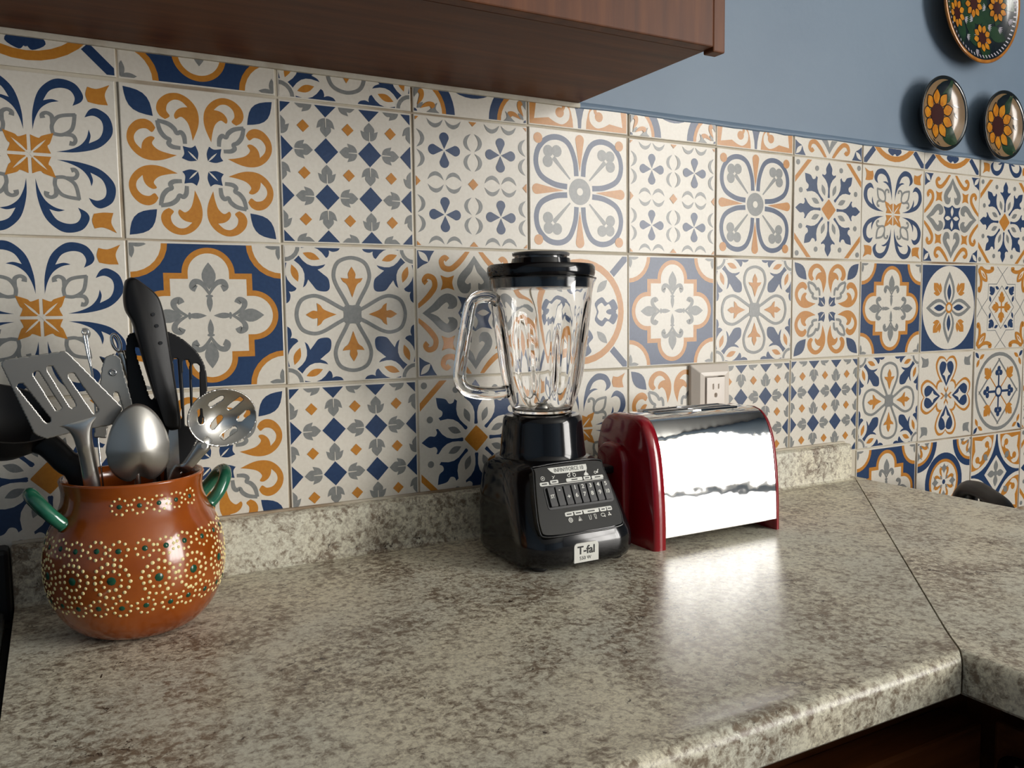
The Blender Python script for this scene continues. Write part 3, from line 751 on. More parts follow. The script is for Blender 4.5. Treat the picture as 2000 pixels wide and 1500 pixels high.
# ------------------------------------------------------------------ perforated sheet from a signed distance field
def sd_caps(p, a, b, r):
    px, py = p[0] - a[0], p[1] - a[1]; bx, by = b[0] - a[0], b[1] - a[1]
    h = max(0, min(1, (px * bx + py * by) / (bx * bx + by * by + 1e-12))); return math.hypot(px - bx * h, py - by * h) - r
def sd_poly(p, P, rnd=0):
    d = 1e9; s = 1; n = len(P)
    for i in range(n):
        a, b = P[i], P[i - 1]; ex, ey = b[0] - a[0], b[1] - a[1]; wx, wy = p[0] - a[0], p[1] - a[1]
        t = max(0, min(1, (wx * ex + wy * ey) / (ex * ex + ey * ey + 1e-15))); qx, qy = wx - ex * t, wy - ey * t
        d = min(d, qx * qx + qy * qy); c = (p[1] >= a[1], p[1] < b[1], ex * wy > ey * wx)
        if all(c) or not any(c): s = -s
    return s * math.sqrt(d) - rnd
def sheet(name, sdf, x0, x1, z0, z1, h, fmap, thick, m, parent):
    nx, nz = int((x1 - x0) / h) + 1, int((z1 - z0) / h) + 1; idx, V, F = {}, [], []
    def vid(i, j):
        if (i, j) in idx: return idx[i, j]
        p = [x0 + i * h, z0 + j * h]
        for _ in range(2):
            d = sdf(p)
            if abs(d) < h * .95 and (d > 0 or d > -h * .30):
                e = h * .1; gx = (sdf((p[0] + e, p[1])) - sdf((p[0] - e, p[1]))) / (2 * e); gz = (sdf((p[0], p[1] + e)) - sdf((p[0], p[1] - e))) / (2 * e)
                l = math.hypot(gx, gz) or 1; p = [p[0] - d * gx / l, p[1] - d * gz / l]
        idx[i, j] = len(V); V.append(fmap(p[0], p[1])); return idx[i, j]
    for i in range(nx):
        for j in range(nz):
            if sdf((x0 + (i + .5) * h, z0 + (j + .5) * h)) < 0: F.append((vid(i, j), vid(i + 1, j), vid(i + 1, j + 1), vid(i, j + 1)))
    o = mk(name, V, F, m, parent, smooth=True)
    md = o.modifiers.new('thickness', 'SOLIDIFY'); md.thickness = thick; md.offset = 0
    return o
INP = 'utensils standing in the clay pot'
BOT = lambda x, y, z=.012: (PX + x, PY + y, CT + z)

# slotted turner
t = thing('slotted_turner', BOT(-.01, -.02), 'dull steel slotted turner with a wide square blade leaning out of the clay pot', 'turner', INP)
tp = [(-.0985, .2345), (-.0600, .2395), (-.0245, .1955), (-.0285, .1865), (-.0500, .1840), (-.0750, .1790), (-.0800, .1815)]
ts = [((-.0908, .2175), (-.0738, .1895)), ((-.0795, .2262), (-.0662, .1990)), ((-.0700, .2300), (-.0560, .2005)), ((-.0555, .2240), (-.0400, .1950))]
TY = lambda x, z: -.160 - .08 * (z - .16)
sheet('blade', lambda p: max(sd_poly(p, tp, .0042), -min(sd_caps(p, a, b, .0022) for a, b in ts)), -.106, -.016, .170, .247, .0009,
      lambda x, z: (x, TY(x, z), CT + z), .0013, 'steel_dark', t)
pth = crv([(-.0515, -.1628, CT + .1875), (-.0507, -.1620, CT + .1815), (-.0490, -.1590, CT + .1680), (-.0455, -.1535, CT + .1400), (-.036, -.140, CT + .02)], 6)
sec = []
for i_, p_ in enumerate(pth):
    q_ = min(1, i_ / 13); a_, b_ = .0150 * (1 - q_) ** 2 + .0062 * (1 - (1 - q_) ** 2), .0003 * (1 - q_) + .0042 * q_
    sec.append([(p_[0] + a_ * math.cos(2 * PI * k_ / 16), p_[1] + b_ * math.sin(2 * PI * k_ / 16), p_[2] + .25 * a_ * math.cos(2 * PI * k_ / 16)) for k_ in range(16)])
fix(mk('handle', *loft(sec), 'steel', t, smooth=True, sharp=60))

# serving spoon, back of the bowl towards the room, cleft where the stem joins
t = thing('serving_spoon', BOT(.0, -.025), 'satin steel serving spoon showing the round back of its bowl', 'spoon', INP)
V, F = [], []; NR, NA = 14, 48; cx, cz = -.0100, .161
def egg(a):
    c, s_ = math.cos(a), math.sin(a)
    rz = .0385 if s_ > 0 else .0275; rx = .0245 * (1 - .13 * s_) + (.0 if s_ > 0 else -.001)
    x = rx * c; z = rz * s_
    if s_ < -.6: z += .0055 * math.exp(-(x / .0055) ** 2)
    return x, z
for sgn, off in ((1, 0), (-1, .0014)):
    for i in range(NR + 1):
        q = i / NR
        for k in range(NA):
            x, z = egg(2 * PI * k / NA); x *= q; z *= q
            dep = .0125 * (1 - q * q) * (1 - .35 * max(0, -z / .03)) - (.004 * math.exp(-(x / .004) ** 2) * max(0, min(1, (-z - .010) / .015)))
            V.append((cx + x, -.1685 - .06 * (z + .03) - dep + off, CT + cz + z))
n1 = (NR + 1) * NA
for b0 in (0, n1):
    for i in range(NR):
        for k in range(NA):
            l = (k + 1) % NA; q = (b0 + i * NA + k, b0 + i * NA + l, b0 + (i + 1) * NA + l, b0 + (i + 1) * NA + k); F.append(q)
F += [(NR * NA + k, NR * NA + (k + 1) % NA, n1 + NR * NA + (k + 1) % NA, n1 + NR * NA + k) for k in range(NA)]
fix(mk('bowl', V, F, 'steel_satin', t, smooth=True))
mk('stem', *tube(crv([(-.0115, -.166, CT + .150), (-.0115, -.164, CT + .135), (-.011, -.155, CT + .10), (-.008, -.14, CT + .02)], 5), .0042, 10, flat=.6), 'steel', t, smooth=True)

# skimmer
t = thing('skimmer', BOT(.01, -.02), 'shiny slotted steel skimmer spoon leaning over the pot rim towards the blender', 'skimmer', INP)
sl = [((.0506, .1935), (.0590, .1985)), ((.0672, .1895), (.0748, .1962)), ((.0756, .1785), (.0815, .1838)), ((.0407, .1885), (.0417, .1790)), ((.0518, .1735), (.0586, .1805)), ((.0604, .1640), (.0700, .1694))]
sc_c = (.0590, .1815)
def smap(x, z):
    u, v = (x - sc_c[0]) / .0295, (z - sc_c[1]) / .0255; q = min(1.1, u * u + v * v)
    return (x, -.146 - .012 * q + .004 * u - .10 * (z - .18), CT + z)
sheet('bowl', lambda p: max((math.hypot((p[0] - sc_c[0]) / .0295, (p[1] - sc_c[1]) / .0255) - 1) * .027, -min(sd_caps(p, a, b, .0024) for a, b in sl)), .028, .091, .154, .209, .0009, smap, .001, 'steel', t)
mk('handle', *tube(crv([(.0480, -.1535, CT + .1640), (.0430, -.1560, CT + .1590), (.0380, -.1555, CT + .1530), (.0280, -.152, CT + .140), (.0180, -.146, CT + .1275), (.0, -.135, CT + .02)], 5), [.0035, .0055, .0062, .0052, .005, .0048] and [.0032 + .0030 * min(1, i / 5) - .0012 * min(1, max(0, (i - 8) / 6)) for i in range(26)], 12, flat=.42, up=(.72, 0, -.69)), 'steel', t, smooth=True)
mk('rivet', *tube([(.0425, -.1585, CT + .1588), (.0425, -.1605, CT + .1588)], .0026, 12), 'steel_dark', t)

# kitchen knife, handle up
t = thing('kitchen_knife', BOT(.01, -.0), 'large knife with a thick worn black handle standing upright in the clay pot', 'knife', INP)
hp = [(-.0105, .298), (-.0085, .3025), (-.003, .304), (.006, .2975), (.0145, .2895), (.0185, .280), (.0215, .262), (.0255, .225), (.0292, .190), (.0300, .172), (.0270, .1690), (.0190, .1695), (.0150, .180), (.0055, .215), (-.0035, .255), (-.0060, .266), (-.0108, .276), (-.0118, .288)]
hs = sm(hp, 4); n = len(hs); gx = sum(p[0] for p in hs) / n; gz = sum(p[1] for p in hs) / n
rings = []
for y, s_ in ((-.1225, .82), (-.1215, .91), (-.1185, .98), (-.114, 1), (-.107, 1), (-.1035, .97), (-.1015, .88)):
    rings.append([(gx + (p[0] - gx) * (s_ if s_ < 1 else 1) + (0), y, CT + gz + (p[1] - gz) * (1 - (1 - s_) * .25)) for p in hs])
fix(mk('handle', *loft(rings), 'blackm', t, smooth=True, sharp=50))
for zz, xx in ((.272, .0135), (.262, .0160), (.247, .0185)):
    mk('rivet', *tube([(xx - .003, -.1205, CT + zz), (xx - .003, -.1232, CT + zz)], .0016, 10), 'key', t)
V, F = [], []
bl = [(.0205, .171), (.0275, .171), (.0280, .06), (.022, .012), (.0175, .02), (.0165, .15)]
fix(mk('blade', *loft([[(x, -.1128, CT + z) for x, z in bl], [(x, -.1112, CT + z) for x, z in bl]]), 'steel', t))

# black slotted spatula behind
t = thing('nylon_spatula', BOT(.015, .03), 'black nylon slotted spatula behind the knife in the clay pot', 'spatula', INP)
sp = [(-.0055, .175), (-.0065, .243), (-.0015, .2525), (.012, .256), (.026, .2515), (.040, .2415), (.0495, .228), (.0525, .212), (.0505, .192), (.044, .165), (.030, .140), (.010, .140)]; sp = sm(sp, 4)
ss = [((-.0015, .241), (.0085, .198), .0019), ((.0300, .230), (.0310, .178), .0018), ((.0388, .2275), (.0378, .172), .0027), ((.0472, .2235), (.0458, .180), .0032)]
sheet('blade', lambda p: max(sd_poly(p, sp, .004), -min(sd_caps(p, a, b, r) for a, b, r in ss)), -.013, .060, .132, .264, .0011, lambda x, z: (x, -.098 + .05 * (z - .2), CT + z), .0022, 'blackm', t)
mk('handle', *tube(crv([(.021, -.100, CT + .145), (.018, -.102, CT + .11), (.012, -.10, CT + .02)], 5), .0065, 12, flat=.6), 'blackm', t, smooth=True)

# ladle hanging over the left of the rim
t = thing('nylon_ladle', BOT(-.02, .01), 'black nylon ladle with a deep round bowl leaning left out of the pot', 'ladle', INP)
ax = Vector((.25, -.45, .86)).normalized(); e1 = ax.cross(Vector((0, 1, 0))).normalized(); e2 = ax.cross(e1); lc = Vector((-.1080, -.094, CT + .1915))
V, F = lathe([(.0005, -.039), (.013, -.0376), (.027, -.031), (.039, -.018), (.0450, 0), (.0434, .0), (.0375, -.0165), (.026, -.029), (.0125, -.0355), (.0005, -.037)], (0, 0, 0), 36)
V = [lc + e1 * a + e2 * b + ax * c for a, b, c in V]; fix(mk('bowl', V, F, 'blackm', t, smooth=True, sharp=60))
mk('handle', *tube(crv([(-.0870, -.108, CT + .168), (-.0760, -.112, CT + .164), (-.0640, -.117, CT + .150), (-.050, -.120, CT + .128), (-.03, -.115, CT + .02)], 6), [.010] * 3 + [.0105] * 22, 12, flat=.62, up=(.6, 0, .8)), 'blackm', t, smooth=True)

# can opener with a round rivet
t = thing('can_opener', BOT(-.01, .02), 'grey hand can opener with a round rivet behind the steel spoon', 'can opener', INP)
op = [(-.0206, .2370), (-.0162, .2335), (-.0132, .2154), (-.0095, .1980), (-.0040, .160), (-.0110, .158), (-.0150, .190), (-.0183, .2040), (-.0223, .2052), (-.0255, .1930), (-.0310, .165), (-.0390, .166), (-.0335, .2006), (-.0300, .2252), (-.0270, .2345)]
sheet('body', lambda p: sd_poly(p, op, .001), -.042, -.001, .154, .241, .001, lambda x, z: (x, -.099, CT + z), .0035, 'steel_dark', t)
fix(mk('spike', *loft([[(x, y, CT + z) for x, z in ((-.0325, .2362), (-.0285, .2330), (-.0250, .2350), (-.0270, .2290), (-.0300, .2305))] for y in (-.1005, -.0985)]), 'blackm', t))
mk('rivet', *tube([(-.0222 + .0024 * math.cos(a), -.1015, CT + .2216 + .0024 * math.sin(a)) for a in [2 * PI * i / 18 for i in range(18)]], .0008, 6, closed=True), 'chrome', t, smooth=True)

# two slim steel handles
t = thing('steel_tongs', BOT(-.02, .03), 'pair of slim shiny steel tongs with a loop at the end beside the knife', 'tongs', INP)
R = [(-.0188, .2520), (-.0150, .2400), (-.0085, .2150), (.0000, .188), (.008, .14), (.010, .03)]
for dy in (0, .004):
    mk('arm', *tube(crv([(x + dy * .6, -.0935 + dy, CT + z) for x, z in R[1:]], 5), .0027, 10, flat=.4, up=(.9, 0, .3)), 'steel', t, smooth=True)
mk('loop', *tube([(-.0180 + .0034 * math.cos(a) * .9 - .0016 * math.sin(a), -.092, CT + .2475 + .0072 * math.sin(a)) for a in [2 * PI * i / 24 for i in range(24)]], .0015, 8, closed=True), 'chrome', t, smooth=True)
t = thing('skewer', BOT(-.03, .02), 'thin steel skewer with a small loop above the turner blade', 'skewer', INP)
for dx in (-.0012, .0012):
    mk('wire', *tube(crv([(-.0422 + dx, -.09, CT + .2560), (-.0404 + dx * .6, -.09, CT + .2380), (-.0378, -.09, CT + .214), (-.036, -.095, CT + .15), (-.03, -.10, CT + .03)], 5), .0009, 8), 'chrome', t, smooth=True)
mk('loop', *tube([(-.0418 + .0024 * math.cos(a), -.09, CT + .2575 + .0024 * math.sin(a)) for a in [2 * PI * i / 18 for i in range(18)]], .0008, 6, closed=True), 'chrome', t, smooth=True)

# ------------------------------------------------------------------ blender
BX, BY = .417, -.100
bl = thing('blender', (BX, BY, CT), 'black countertop blender with a ribbed glass jug standing beside the red toaster', 'blender')
# sections: z, half width, front y, back y, corner radius
secs = [(.0045, .066, -.188, -.060, .034), (.007, .0695, -.1935, -.054, .037), (.013, .0715, -.1965, -.052, .038), (.026, .0715, -.1970, -.051, .038), (.034, .0710, -.1955, -.049, .039), (.05, .0698, -.1875, -.044, .042),
        (.070, .0672, -.1775, -.038, .046), (.088, .0635, -.1685, -.034, .050), (.098, .0605, -.1640, -.032, .052), (.104, .0570, -.1600, -.036, .054), (.1085, .052, -.153, -.044, .052), (.1095, .048, -.148, -.050, .048)]
fix(mk('motor_base', *loft([rrect(BX, hw, y0, y1, r, CT + z, 9) for z, hw, y0, y1, r in secs]), 'black', bl, smooth=True, sharp=50))
for sx in (-.048, .048):
    for y in (-.172, -.075):
        V, F = lathe([(.0005, 0), (.007, 0), (.009, .002), (.009, .006), (.0005, .006)], (BX + sx, y, CT), 16); fix(mk('foot', V, F, 'key', bl, smooth=True))
V, F = lathe([(.0505, .1075), (.0495, .1085), (.0482, .118), (.0452, .148), (.0442, .1525), (.0420, .1550), (.034, .1555), (.033, .152), (.0005, .152)], (BX, BY, CT), 64)
fix(mk('jug_seat', V, F, 'black', bl, smooth=True, sharp=40))
# control panel on the sloping front
P0 = Vector((BX, -.196, CT + .033)); P1 = Vector((BX, -.160, CT + .105)); su = (P1 - P0).normalized(); ex = Vector((1, 0, 0)); nn = ex.cross(su)
def pt(u, v, h=0): return P0 + ex * u + su * v + nn * h
def pslab(name, outline, h0, h1, m, parent, bw=0):
    o = fix(mk(name, *loft([[pt(u, v, h0) for u, v in outline], [pt(u, v, h1) for u, v in outline]]), m, parent))
    return bev(o, bw) if bw else o
def rr2(u0, u1, v0, v1, r, n=4):
    out = []
    for (cx_, cy_, a0) in ((u1 - r, v1 - r, 0), (u0 + r, v1 - r, PI / 2), (u0 + r, v0 + r, PI), (u1 - r, v0 + r, 1.5 * PI)):
        out += [(cx_ + r * math.cos(a0 + PI / 2 * i / n), cy_ + r * math.sin(a0 + PI / 2 * i / n)) for i in range(n + 1)]
    return out
po = sm([(-.046, .081), (-.0475, .076), (-.0535, .045), (-.0565, .018), (-.050, .0095), (-.010, .0085), (.036, .0090), (.0445, .0155), (.0430, .040), (.0380, .072), (.0345, .0815), (0, .083)], 5)
pan = pslab('control_panel', po, -.012, .0022, 'panel', bl, .0012)
bd = [pt(u * 1.03 - .0005, .045 + (v - .045) * 1.045, .0012) for u, v in po]
mk('panel_trim', *tube(bd, .0011, 8, closed=True), 'black', pan, smooth=True)
pslab('brand_plate', sm([(-.0320, .0795, 1), (.0170, .0795, 1), (.0165, .0740), (.0120, .0725), (-.0200, .0725), (-.0275, .0745)], 4), .002, .0026, 'white_print', pan)
text_mesh('brand_lettering', 'INFINYFORCE 10', .0062, (pt(-.0060, .0760, .0028), ex, su), 'black_print', pan, sx=.80)
pslab('key_tray', rr2(-.0425, .0405, .0350, .0595, .003), .002, .0028, 'key', pan)
kx = [-.0404 + i * .00985 for i in range(9)]
for i in range(8):
    k_ = pslab('key', rr2(kx[i] + .0006, kx[i + 1] - .0006, .0372, .0582, .0008, 2), .0026, .0052, 'key', pan, .0005)
    pslab('key_step', rr2(kx[i] + .0009, kx[i + 1] - .0009, .0376, .0412, .0006, 2), .0050, .0056, 'key', k_)
lab = [('ST', .0480), ('-', .0545), ('+', .0458)]
for i in range(8):
    c = (kx[i] + kx[i + 1]) / 2
    for s_, v in ([lab[i]] if i < 3 else [(str(i - 2), .0548), (str(i + 3), .0462)]):
        text_mesh('key_lettering', s_, .0062 if i else .0052, (pt(c, v, .0054), ex, su), 'white_print', pan, sx=1.15 if len(s_) < 2 else .85, bold=.00012)
for u0, u1, v in ((-.0455, -.0345, .0622), (-.0325, -.0225, .0634), (-.0125, .0080, .0634), (.0095, .0185, .0634), (.0200, .0350, .0630)):
    pslab('legend_tab', rr2(u0, u1, v - .0012, v + .0026, .001, 2), .002, .0025, 'white_print', pan)
pslab('legend_line', rr2(-.0440, .0345, .0606, .0614, .0003, 2), .002, .0025, 'white_print', pan)
for u0, u1 in ((-.0245, -.0145), (-.0130, -.0030), (-.0015, .0180), (.0195, .0275), (.0285, .0350)):
    pslab('legend_tab', rr2(u0, u1, .0258, .0300, .001, 2), .002, .0025, 'white_print', pan)
pslab('legend_line', rr2(-.0230, .0340, .0296, .0304, .0003, 2), .002, .0025, 'white_print', pan)
for u, v, hw in ((-.0400, .0629, .0032), (-.0275, .0641, .0028), (-.0022, .0641, .0038), (.0140, .0641, .0026), (.0275, .0637, .0036), (-.0195, .0279, .0030), (-.0080, .0279, .0032), (.0082, .0279, .0045), (.0235, .0279, .0022), (.0318, .0279, .0020)):
    pslab('legend_mark', rr2(u - hw, u + hw, v - .0006, v + .0006, .0003, 2), .0024, .0027, 'black_print', pan)
def icon(c, polys):
    V, F = [], []
    for q in polys:
        k0 = len(V); V += [pt(c[0] + x * .001, c[1] + y * .001, .0026) for x, y in q]; F.append(tuple(range(k0, k0 + len(q))))
    mk('legend_icon', V, F, 'white_print', pan)
def ic_ring(r, w=.7): return strk(ell(0, 0, r, n=14), w, 1, True)
icon((-.0405, .0690), ic_ring(2.2, .5) + [ell(0, 0, .8, n=8)]); icon((-.0270, .0690), [rot([(-2.4, -.3), (2.4, -.3), (2.4, .3), (-2.4, .3)], .8), rot([(-1, -.3), (1, -.3), (1, .3), (-1, .3)], -.7, (-1, .8))])
icon((-.0080, .0690), ic_ring(1.5) + [lens((0, 1), (2.6, 3), .8)]); icon((-.0010, .0690), ic_ring(1.7) + strk([(-1.2, 1), (-2, 4)], .6))
icon((.0140, .0688), [sm([(-3, -1), (0, 2), (3, -1), (1.5, -2), (-1.5, -2)]), lens((0, 1.5), (1.5, 4), .6)]); icon((.0260, .0690), ic_ring(1.3) + [ell(2.8, .2, 1.2, n=9)] + [lens((3, 1), (5, 3.5), .6)])
icon((-.0195, .0215), ic_ring(2.3) + ic_ring(1.0, .6)); icon((-.0080, .0215), strk([(-2, -2), (0, 2.4), (2, -2), (-2, -2)], .7, 1) + [ell(0, -.8, .8, n=8)])
icon((.0050, .0215), strk([(-1.3, 2.5), (-.9, -2.5), (.9, -2.5), (1.3, 2.5)], .6, 1)); icon((.0115, .0215), strk([(-1.2, 2.5), (-.3, -2.5), (1, -2.5), (1.2, 2.5), (-1.2, 2.5)], .6, 1))
icon((.0215, .0220), strk(ell(0, 0, 2.5, 1.7, n=12), .6, 1, True) + [ell(2.2, -1.8, .8, n=8)]); icon((.0300, .0218), [lens((0, 0), (0, 2.6), .8), lens((0, 0), (2.2, -1.4), .8), lens((0, 0), (-2.2, -1.4), .8)])
# badge on the lower front
YF = -.1978
bo = [(x, z) for x, z in rr2(.3958, .4262, .0095, .0300, .004)]; bo = [(x, z if z > .012 else .0095) for x, z in bo]
bo = [(.3958, .0095), (.4262, .0095)] + [(.4262 - .004 + .004 * math.cos(a), .026 + .004 * math.sin(a)) for a in [PI / 2 * i / 5 for i in range(6)]] + [(.3998 + .004 * math.cos(a), .026 + .004 * math.sin(a)) for a in [PI / 2 + PI / 2 * i / 5 for i in range(6)]]
bdg = fix(mk('badge', *loft([[(x, -.1945, CT + z) for x, z in bo], [(x, YF, CT + z) for x, z in bo]]), 'white_print', bl))
text_mesh('badge_lettering', 'T-fal', .0118, ((.4108, YF - .0002, CT + .0220), (1, 0, 0), (0, 0, 1)), 'black_print', bdg, sx=1.02, bold=.0003)
text_mesh('badge_lettering', '550 W', .0052, ((.4095, YF - .0002, CT + .0138), (1, 0, 0), (0, 0, 1)), 'black_print', bdg)
# glass jug: outer and inner surface, soft upright ribs
JO = [(.0300, .1555), (.0335, .1580), (.0345, .1625), (.0372, .168), (.0415, .180), (.0450, .193), (.0480, .210), (.0512, .235), (.0545, .262), (.0570, .288), (.0582, .302), (.0590, .3085)]
jo = crv(JO, 4); NJ = 96
def rib(a, z):
    w = max(0, min(1, (z - .166) / .03)) * max(0, min(1, (.287 - z) / .05)); return .0030 * w * (.5 + .5 * math.cos(8 * a + .6)) ** 2.5
V, F = [], []
ring_n = 0
def jr(fn):
    global ring_n
    for i in range(NJ):
        a = 2 * PI * i / NJ; r, z = fn(a); V.append((BX + r * math.cos(a), BY + r * math.sin(a), CT + z))
    ring_n += 1
SP = -.2                                        # direction of the spout (opposite the handle)
def lip(a, z): return .007 * max(0, math.cos(a - SP)) ** 24 * max(0, min(1, (z - .290) / .018))
for r, z in jo: jr(lambda a, r=r, z=z: (r + lip(a, z) - 0 * rib(a, z), z))
jr(lambda a: (.0590 - .0012 + lip(a, .3085), .3095)); 
for r, z in reversed(jo[6:]): jr(lambda a, r=r, z=z: (r - .0030 + lip(a, z) - rib(a, z) * 1.6, max(z - .0005, .163)))
jr(lambda a: (.030, .1610)); jr(lambda a: (.012, .1600)); jr(lambda a: (.0003, .1600))
for q in range(ring_n - 1):
    for i in range(NJ):
        l = (i + 1) % NJ; F.append((q * NJ + i, q * NJ + l, (q + 1) * NJ + l, (q + 1) * NJ + i))
F.append(tuple(range((ring_n - 1) * NJ, ring_n * NJ))); F.append(tuple(range(NJ - 1, -1, -1)))
jug = fix(mk('jug', V, F, 'glass', bl, smooth=True, sharp=60)); jug['label'] = 'clear ribbed glass jug'
HD = PI + .0
def hp_(r, z): return (BX + r * math.cos(HD), BY + r * math.sin(HD), CT + z)
path = crv([hp_(.0555, .2830), hp_(.067, .2880), hp_(.0800, .2870), hp_(.0880, .2800), hp_(.0930, .2600), hp_(.1000, .2250), hp_(.1030, .2020), hp_(.0985, .1900), hp_(.0850, .1845), hp_(.066, .1820), hp_(.0440, .1830)], 6)
mk('jug_handle', *tube(path, .0072, 14, flat=.85), 'glass', jug, smooth=True)
for i in range(4):
    a = i * PI / 2 + .6; V2 = [Vector((BX, BY, CT + .1655)), Vector((BX + .020 * math.cos(a), BY + .020 * math.sin(a), CT + (.182 if i % 2 else .170))), Vector((BX + .017 * math.cos(a + .35), BY + .017 * math.sin(a + .35), CT + (.180 if i % 2 else .169)))]
    V2 += [v + Vector((0, 0, .0009)) for v in V2]; mk('cutting_blade', V2, [(2, 1, 0), (3, 4, 5), (0, 1, 4, 3), (1, 2, 5, 4), (2, 0, 3, 5)], 'steel_dark', jug)
mk('blade_hub', *lathe([(.0005, .168), (.006, .168), (.008, .165), (.009, .1603), (.0005, .1603)], (BX, BY, CT), 20), 'steel_dark', jug, smooth=True)
V, F = lathe([(.0005, .2965), (.0500, .2965), (.0545, .2975), (.0548, .3098), (.0598, .3102), (.0606, .3130), (.0606, .3200), (.0585, .3228), (.050, .3232), (.034, .3232), (.0325, .3300), (.0005, .3300)], (BX, BY, CT), 64)
lid = fix(mk('lid', V, F, 'black', bl, smooth=True, sharp=40))
V, F = lathe([(.0005, .3300), (.0262, .3300), (.0262, .3325), (.0318, .3330), (.0325, .3350), (.0312, .3366), (.0005, .3372)], (BX, BY, CT), 48)
fix(mk('filler_cap', V, F, 'smoke', lid, smooth=True, sharp=40))
V, F = lathe([(.0268, .3300), (.0295, .3300), (.0300, .3328), (.0268, .3328)], (BX, BY, CT), 48, close=True)
fix(mk('cap_ring', V, F, 'glass', lid, smooth=True, sharp=40))

# ------------------------------------------------------------------ toaster
TX0, TX1 = .5135, .7085
to = thing('toaster', ((TX0 + TX1) / 2, -.13, CT), 'two-slot toaster with a polished chrome shell and dark red end panels', 'toaster')
def tprof(inset=0.0, zb=.014):
    """(y, z) round the shell: up the leaning convex front, over the top, down the back"""
    P = [(-.1815 + inset, zb), (-.1808 + inset, .035), (-.1790 + inset, .060), (-.1762 + inset, .085), (-.1722 + inset, .108), (-.1680 + inset, .122), (-.1610 + inset, .1355 - inset), (-.1520, .1450 - inset), (-.1400, .1490 - inset)]
    P = crv(P, 4)
    B = crv([(-.0980, .1490 - inset), (-.0860, .1450 - inset), (-.0770 - inset, .1355 - inset), (-.0720 - inset, .122), (-.0680 - inset, .100), (-.0660 - inset, zb)], 4)
    return P, B
fp, bp_ = tprof()
top = [(-.1365, .1494), (-.1225, .1500), (-.1160, .1500), (-.1020, .1494)]
line = fp + top + bp_; a0 = len(fp)
xs = [.5300, .5510, .6780, .7020]
V = [(x, y, CT + z) for x in xs for y, z in line]; n = len(line); F = []
for i in range(3):
    for k in range(n - 1):
        if i == 1 and k in (a0, a0 + 2): continue
        F.append((i * n + k, i * n + k + 1, (i + 1) * n + k + 1, (i + 1) * n + k))
o = fix(mk('shell', V, F, 'chrome', to, smooth=True, sharp=60)); o['label'] = 'mirror-polished chrome shell'
for y0, y1 in ((-.1365, -.1225), (-.1160, -.1020)):
    zz = CT + .1490; V = [(x, y, z) for x in (.5510, .6780) for y in (y0, y1) for z in (CT + .03, zz)]
    mk('slot', V, [(0, 1, 3, 2), (4, 6, 7, 5), (0, 4, 5, 1), (2, 3, 7, 6), (0, 2, 6, 4)], 'steel_dark', to)
    mk('slot_lip', *tube([(.5510, y0, zz + .0012), (.6780, y0, zz + .0012), (.6780, y1, zz + .0012), (.5510, y1, zz + .0012)], .0013, 8, closed=True), 'chrome', to, smooth=True)
    mk('rack_wire', *join(*[tube([(.556 + i * .0125, (y0 + y1) / 2 - .004, CT + .05), (.556 + i * .0125, (y0 + y1) / 2 - .004, CT + .143)], .0007, 5) for i in range(10)]), 'steel', to)
def endprof(g, zb):
    f, b = tprof(-g, zb); return [(y, z) for y, z in f] + [(y, z) for y, z in b]
def endpanel(name, xa, xb, lev):
    sgn = 1 if xb > xa else -1; R = []
    full = endprof(.0006, 0.0)
    cy = -.122; czz = .07
    def sc_(s_, dz=0): return [(cy + (y - cy) * s_, czz + (z - czz) * (s_ if z > .012 else 1)) for y, z in full]
    rings = [[(xa, y, CT + z) for y, z in sc_(.985)], [(xa + sgn * .001, y, CT + z) for y, z in sc_(1)], [(xb - sgn * .005, y, CT + z) for y, z in sc_(1)], [(xb - sgn * .0015, y, CT + z) for y, z in sc_(.975)], [(xb, y, CT + z) for y, z in sc_(.945)]]
    o = fix(mk(name, *loft(rings), 'red', to, smooth=True, sharp=50)); o['label'] = 'dark red end panel'; return o
pl = endpanel('end_panel', .5300, .5135, 1); endpanel('end_panel', .7020, .7095, 1)
bp2 = sm([(-.1330, .004, 1), (-.1335, .080), (-.1310, .100), (-.1200, .112), (-.1050, .1155), (-.0900, .113), (-.0815, .104), (-.0790, .080), (-.0770, .004, 1)], 5)
rings = [[(x, -.106 + (y + .106) * s_, CT + .05 + (z - .05) * (s_ if z > .01 else 1)) for y, z in bp2] for x, s_ in ((.5145, 1), (.5085, 1), (.5060, .97), (.5050, .92))]
lp = fix(mk('control_boss', *loft(rings), 'red', pl, smooth=True, sharp=50))
V, F = lathe([(.0005, .010), (.009, .010), (.011, .008), (.012, 0)], (0, 0, 0), 20); fix(mk('dial', [(.5052 - c, -.106 + a, CT + .035 + b) for a, b, c in V], F, 'black', lp, smooth=True))
box('lever', .490, .5055, -.116, -.096, CT + .080, CT + .089, 'black', lp, b=.002)
box('crumb_tray', .5320, .7000, -.172, -.072, CT + .010, CT + .0145, 'steel_dark', to)

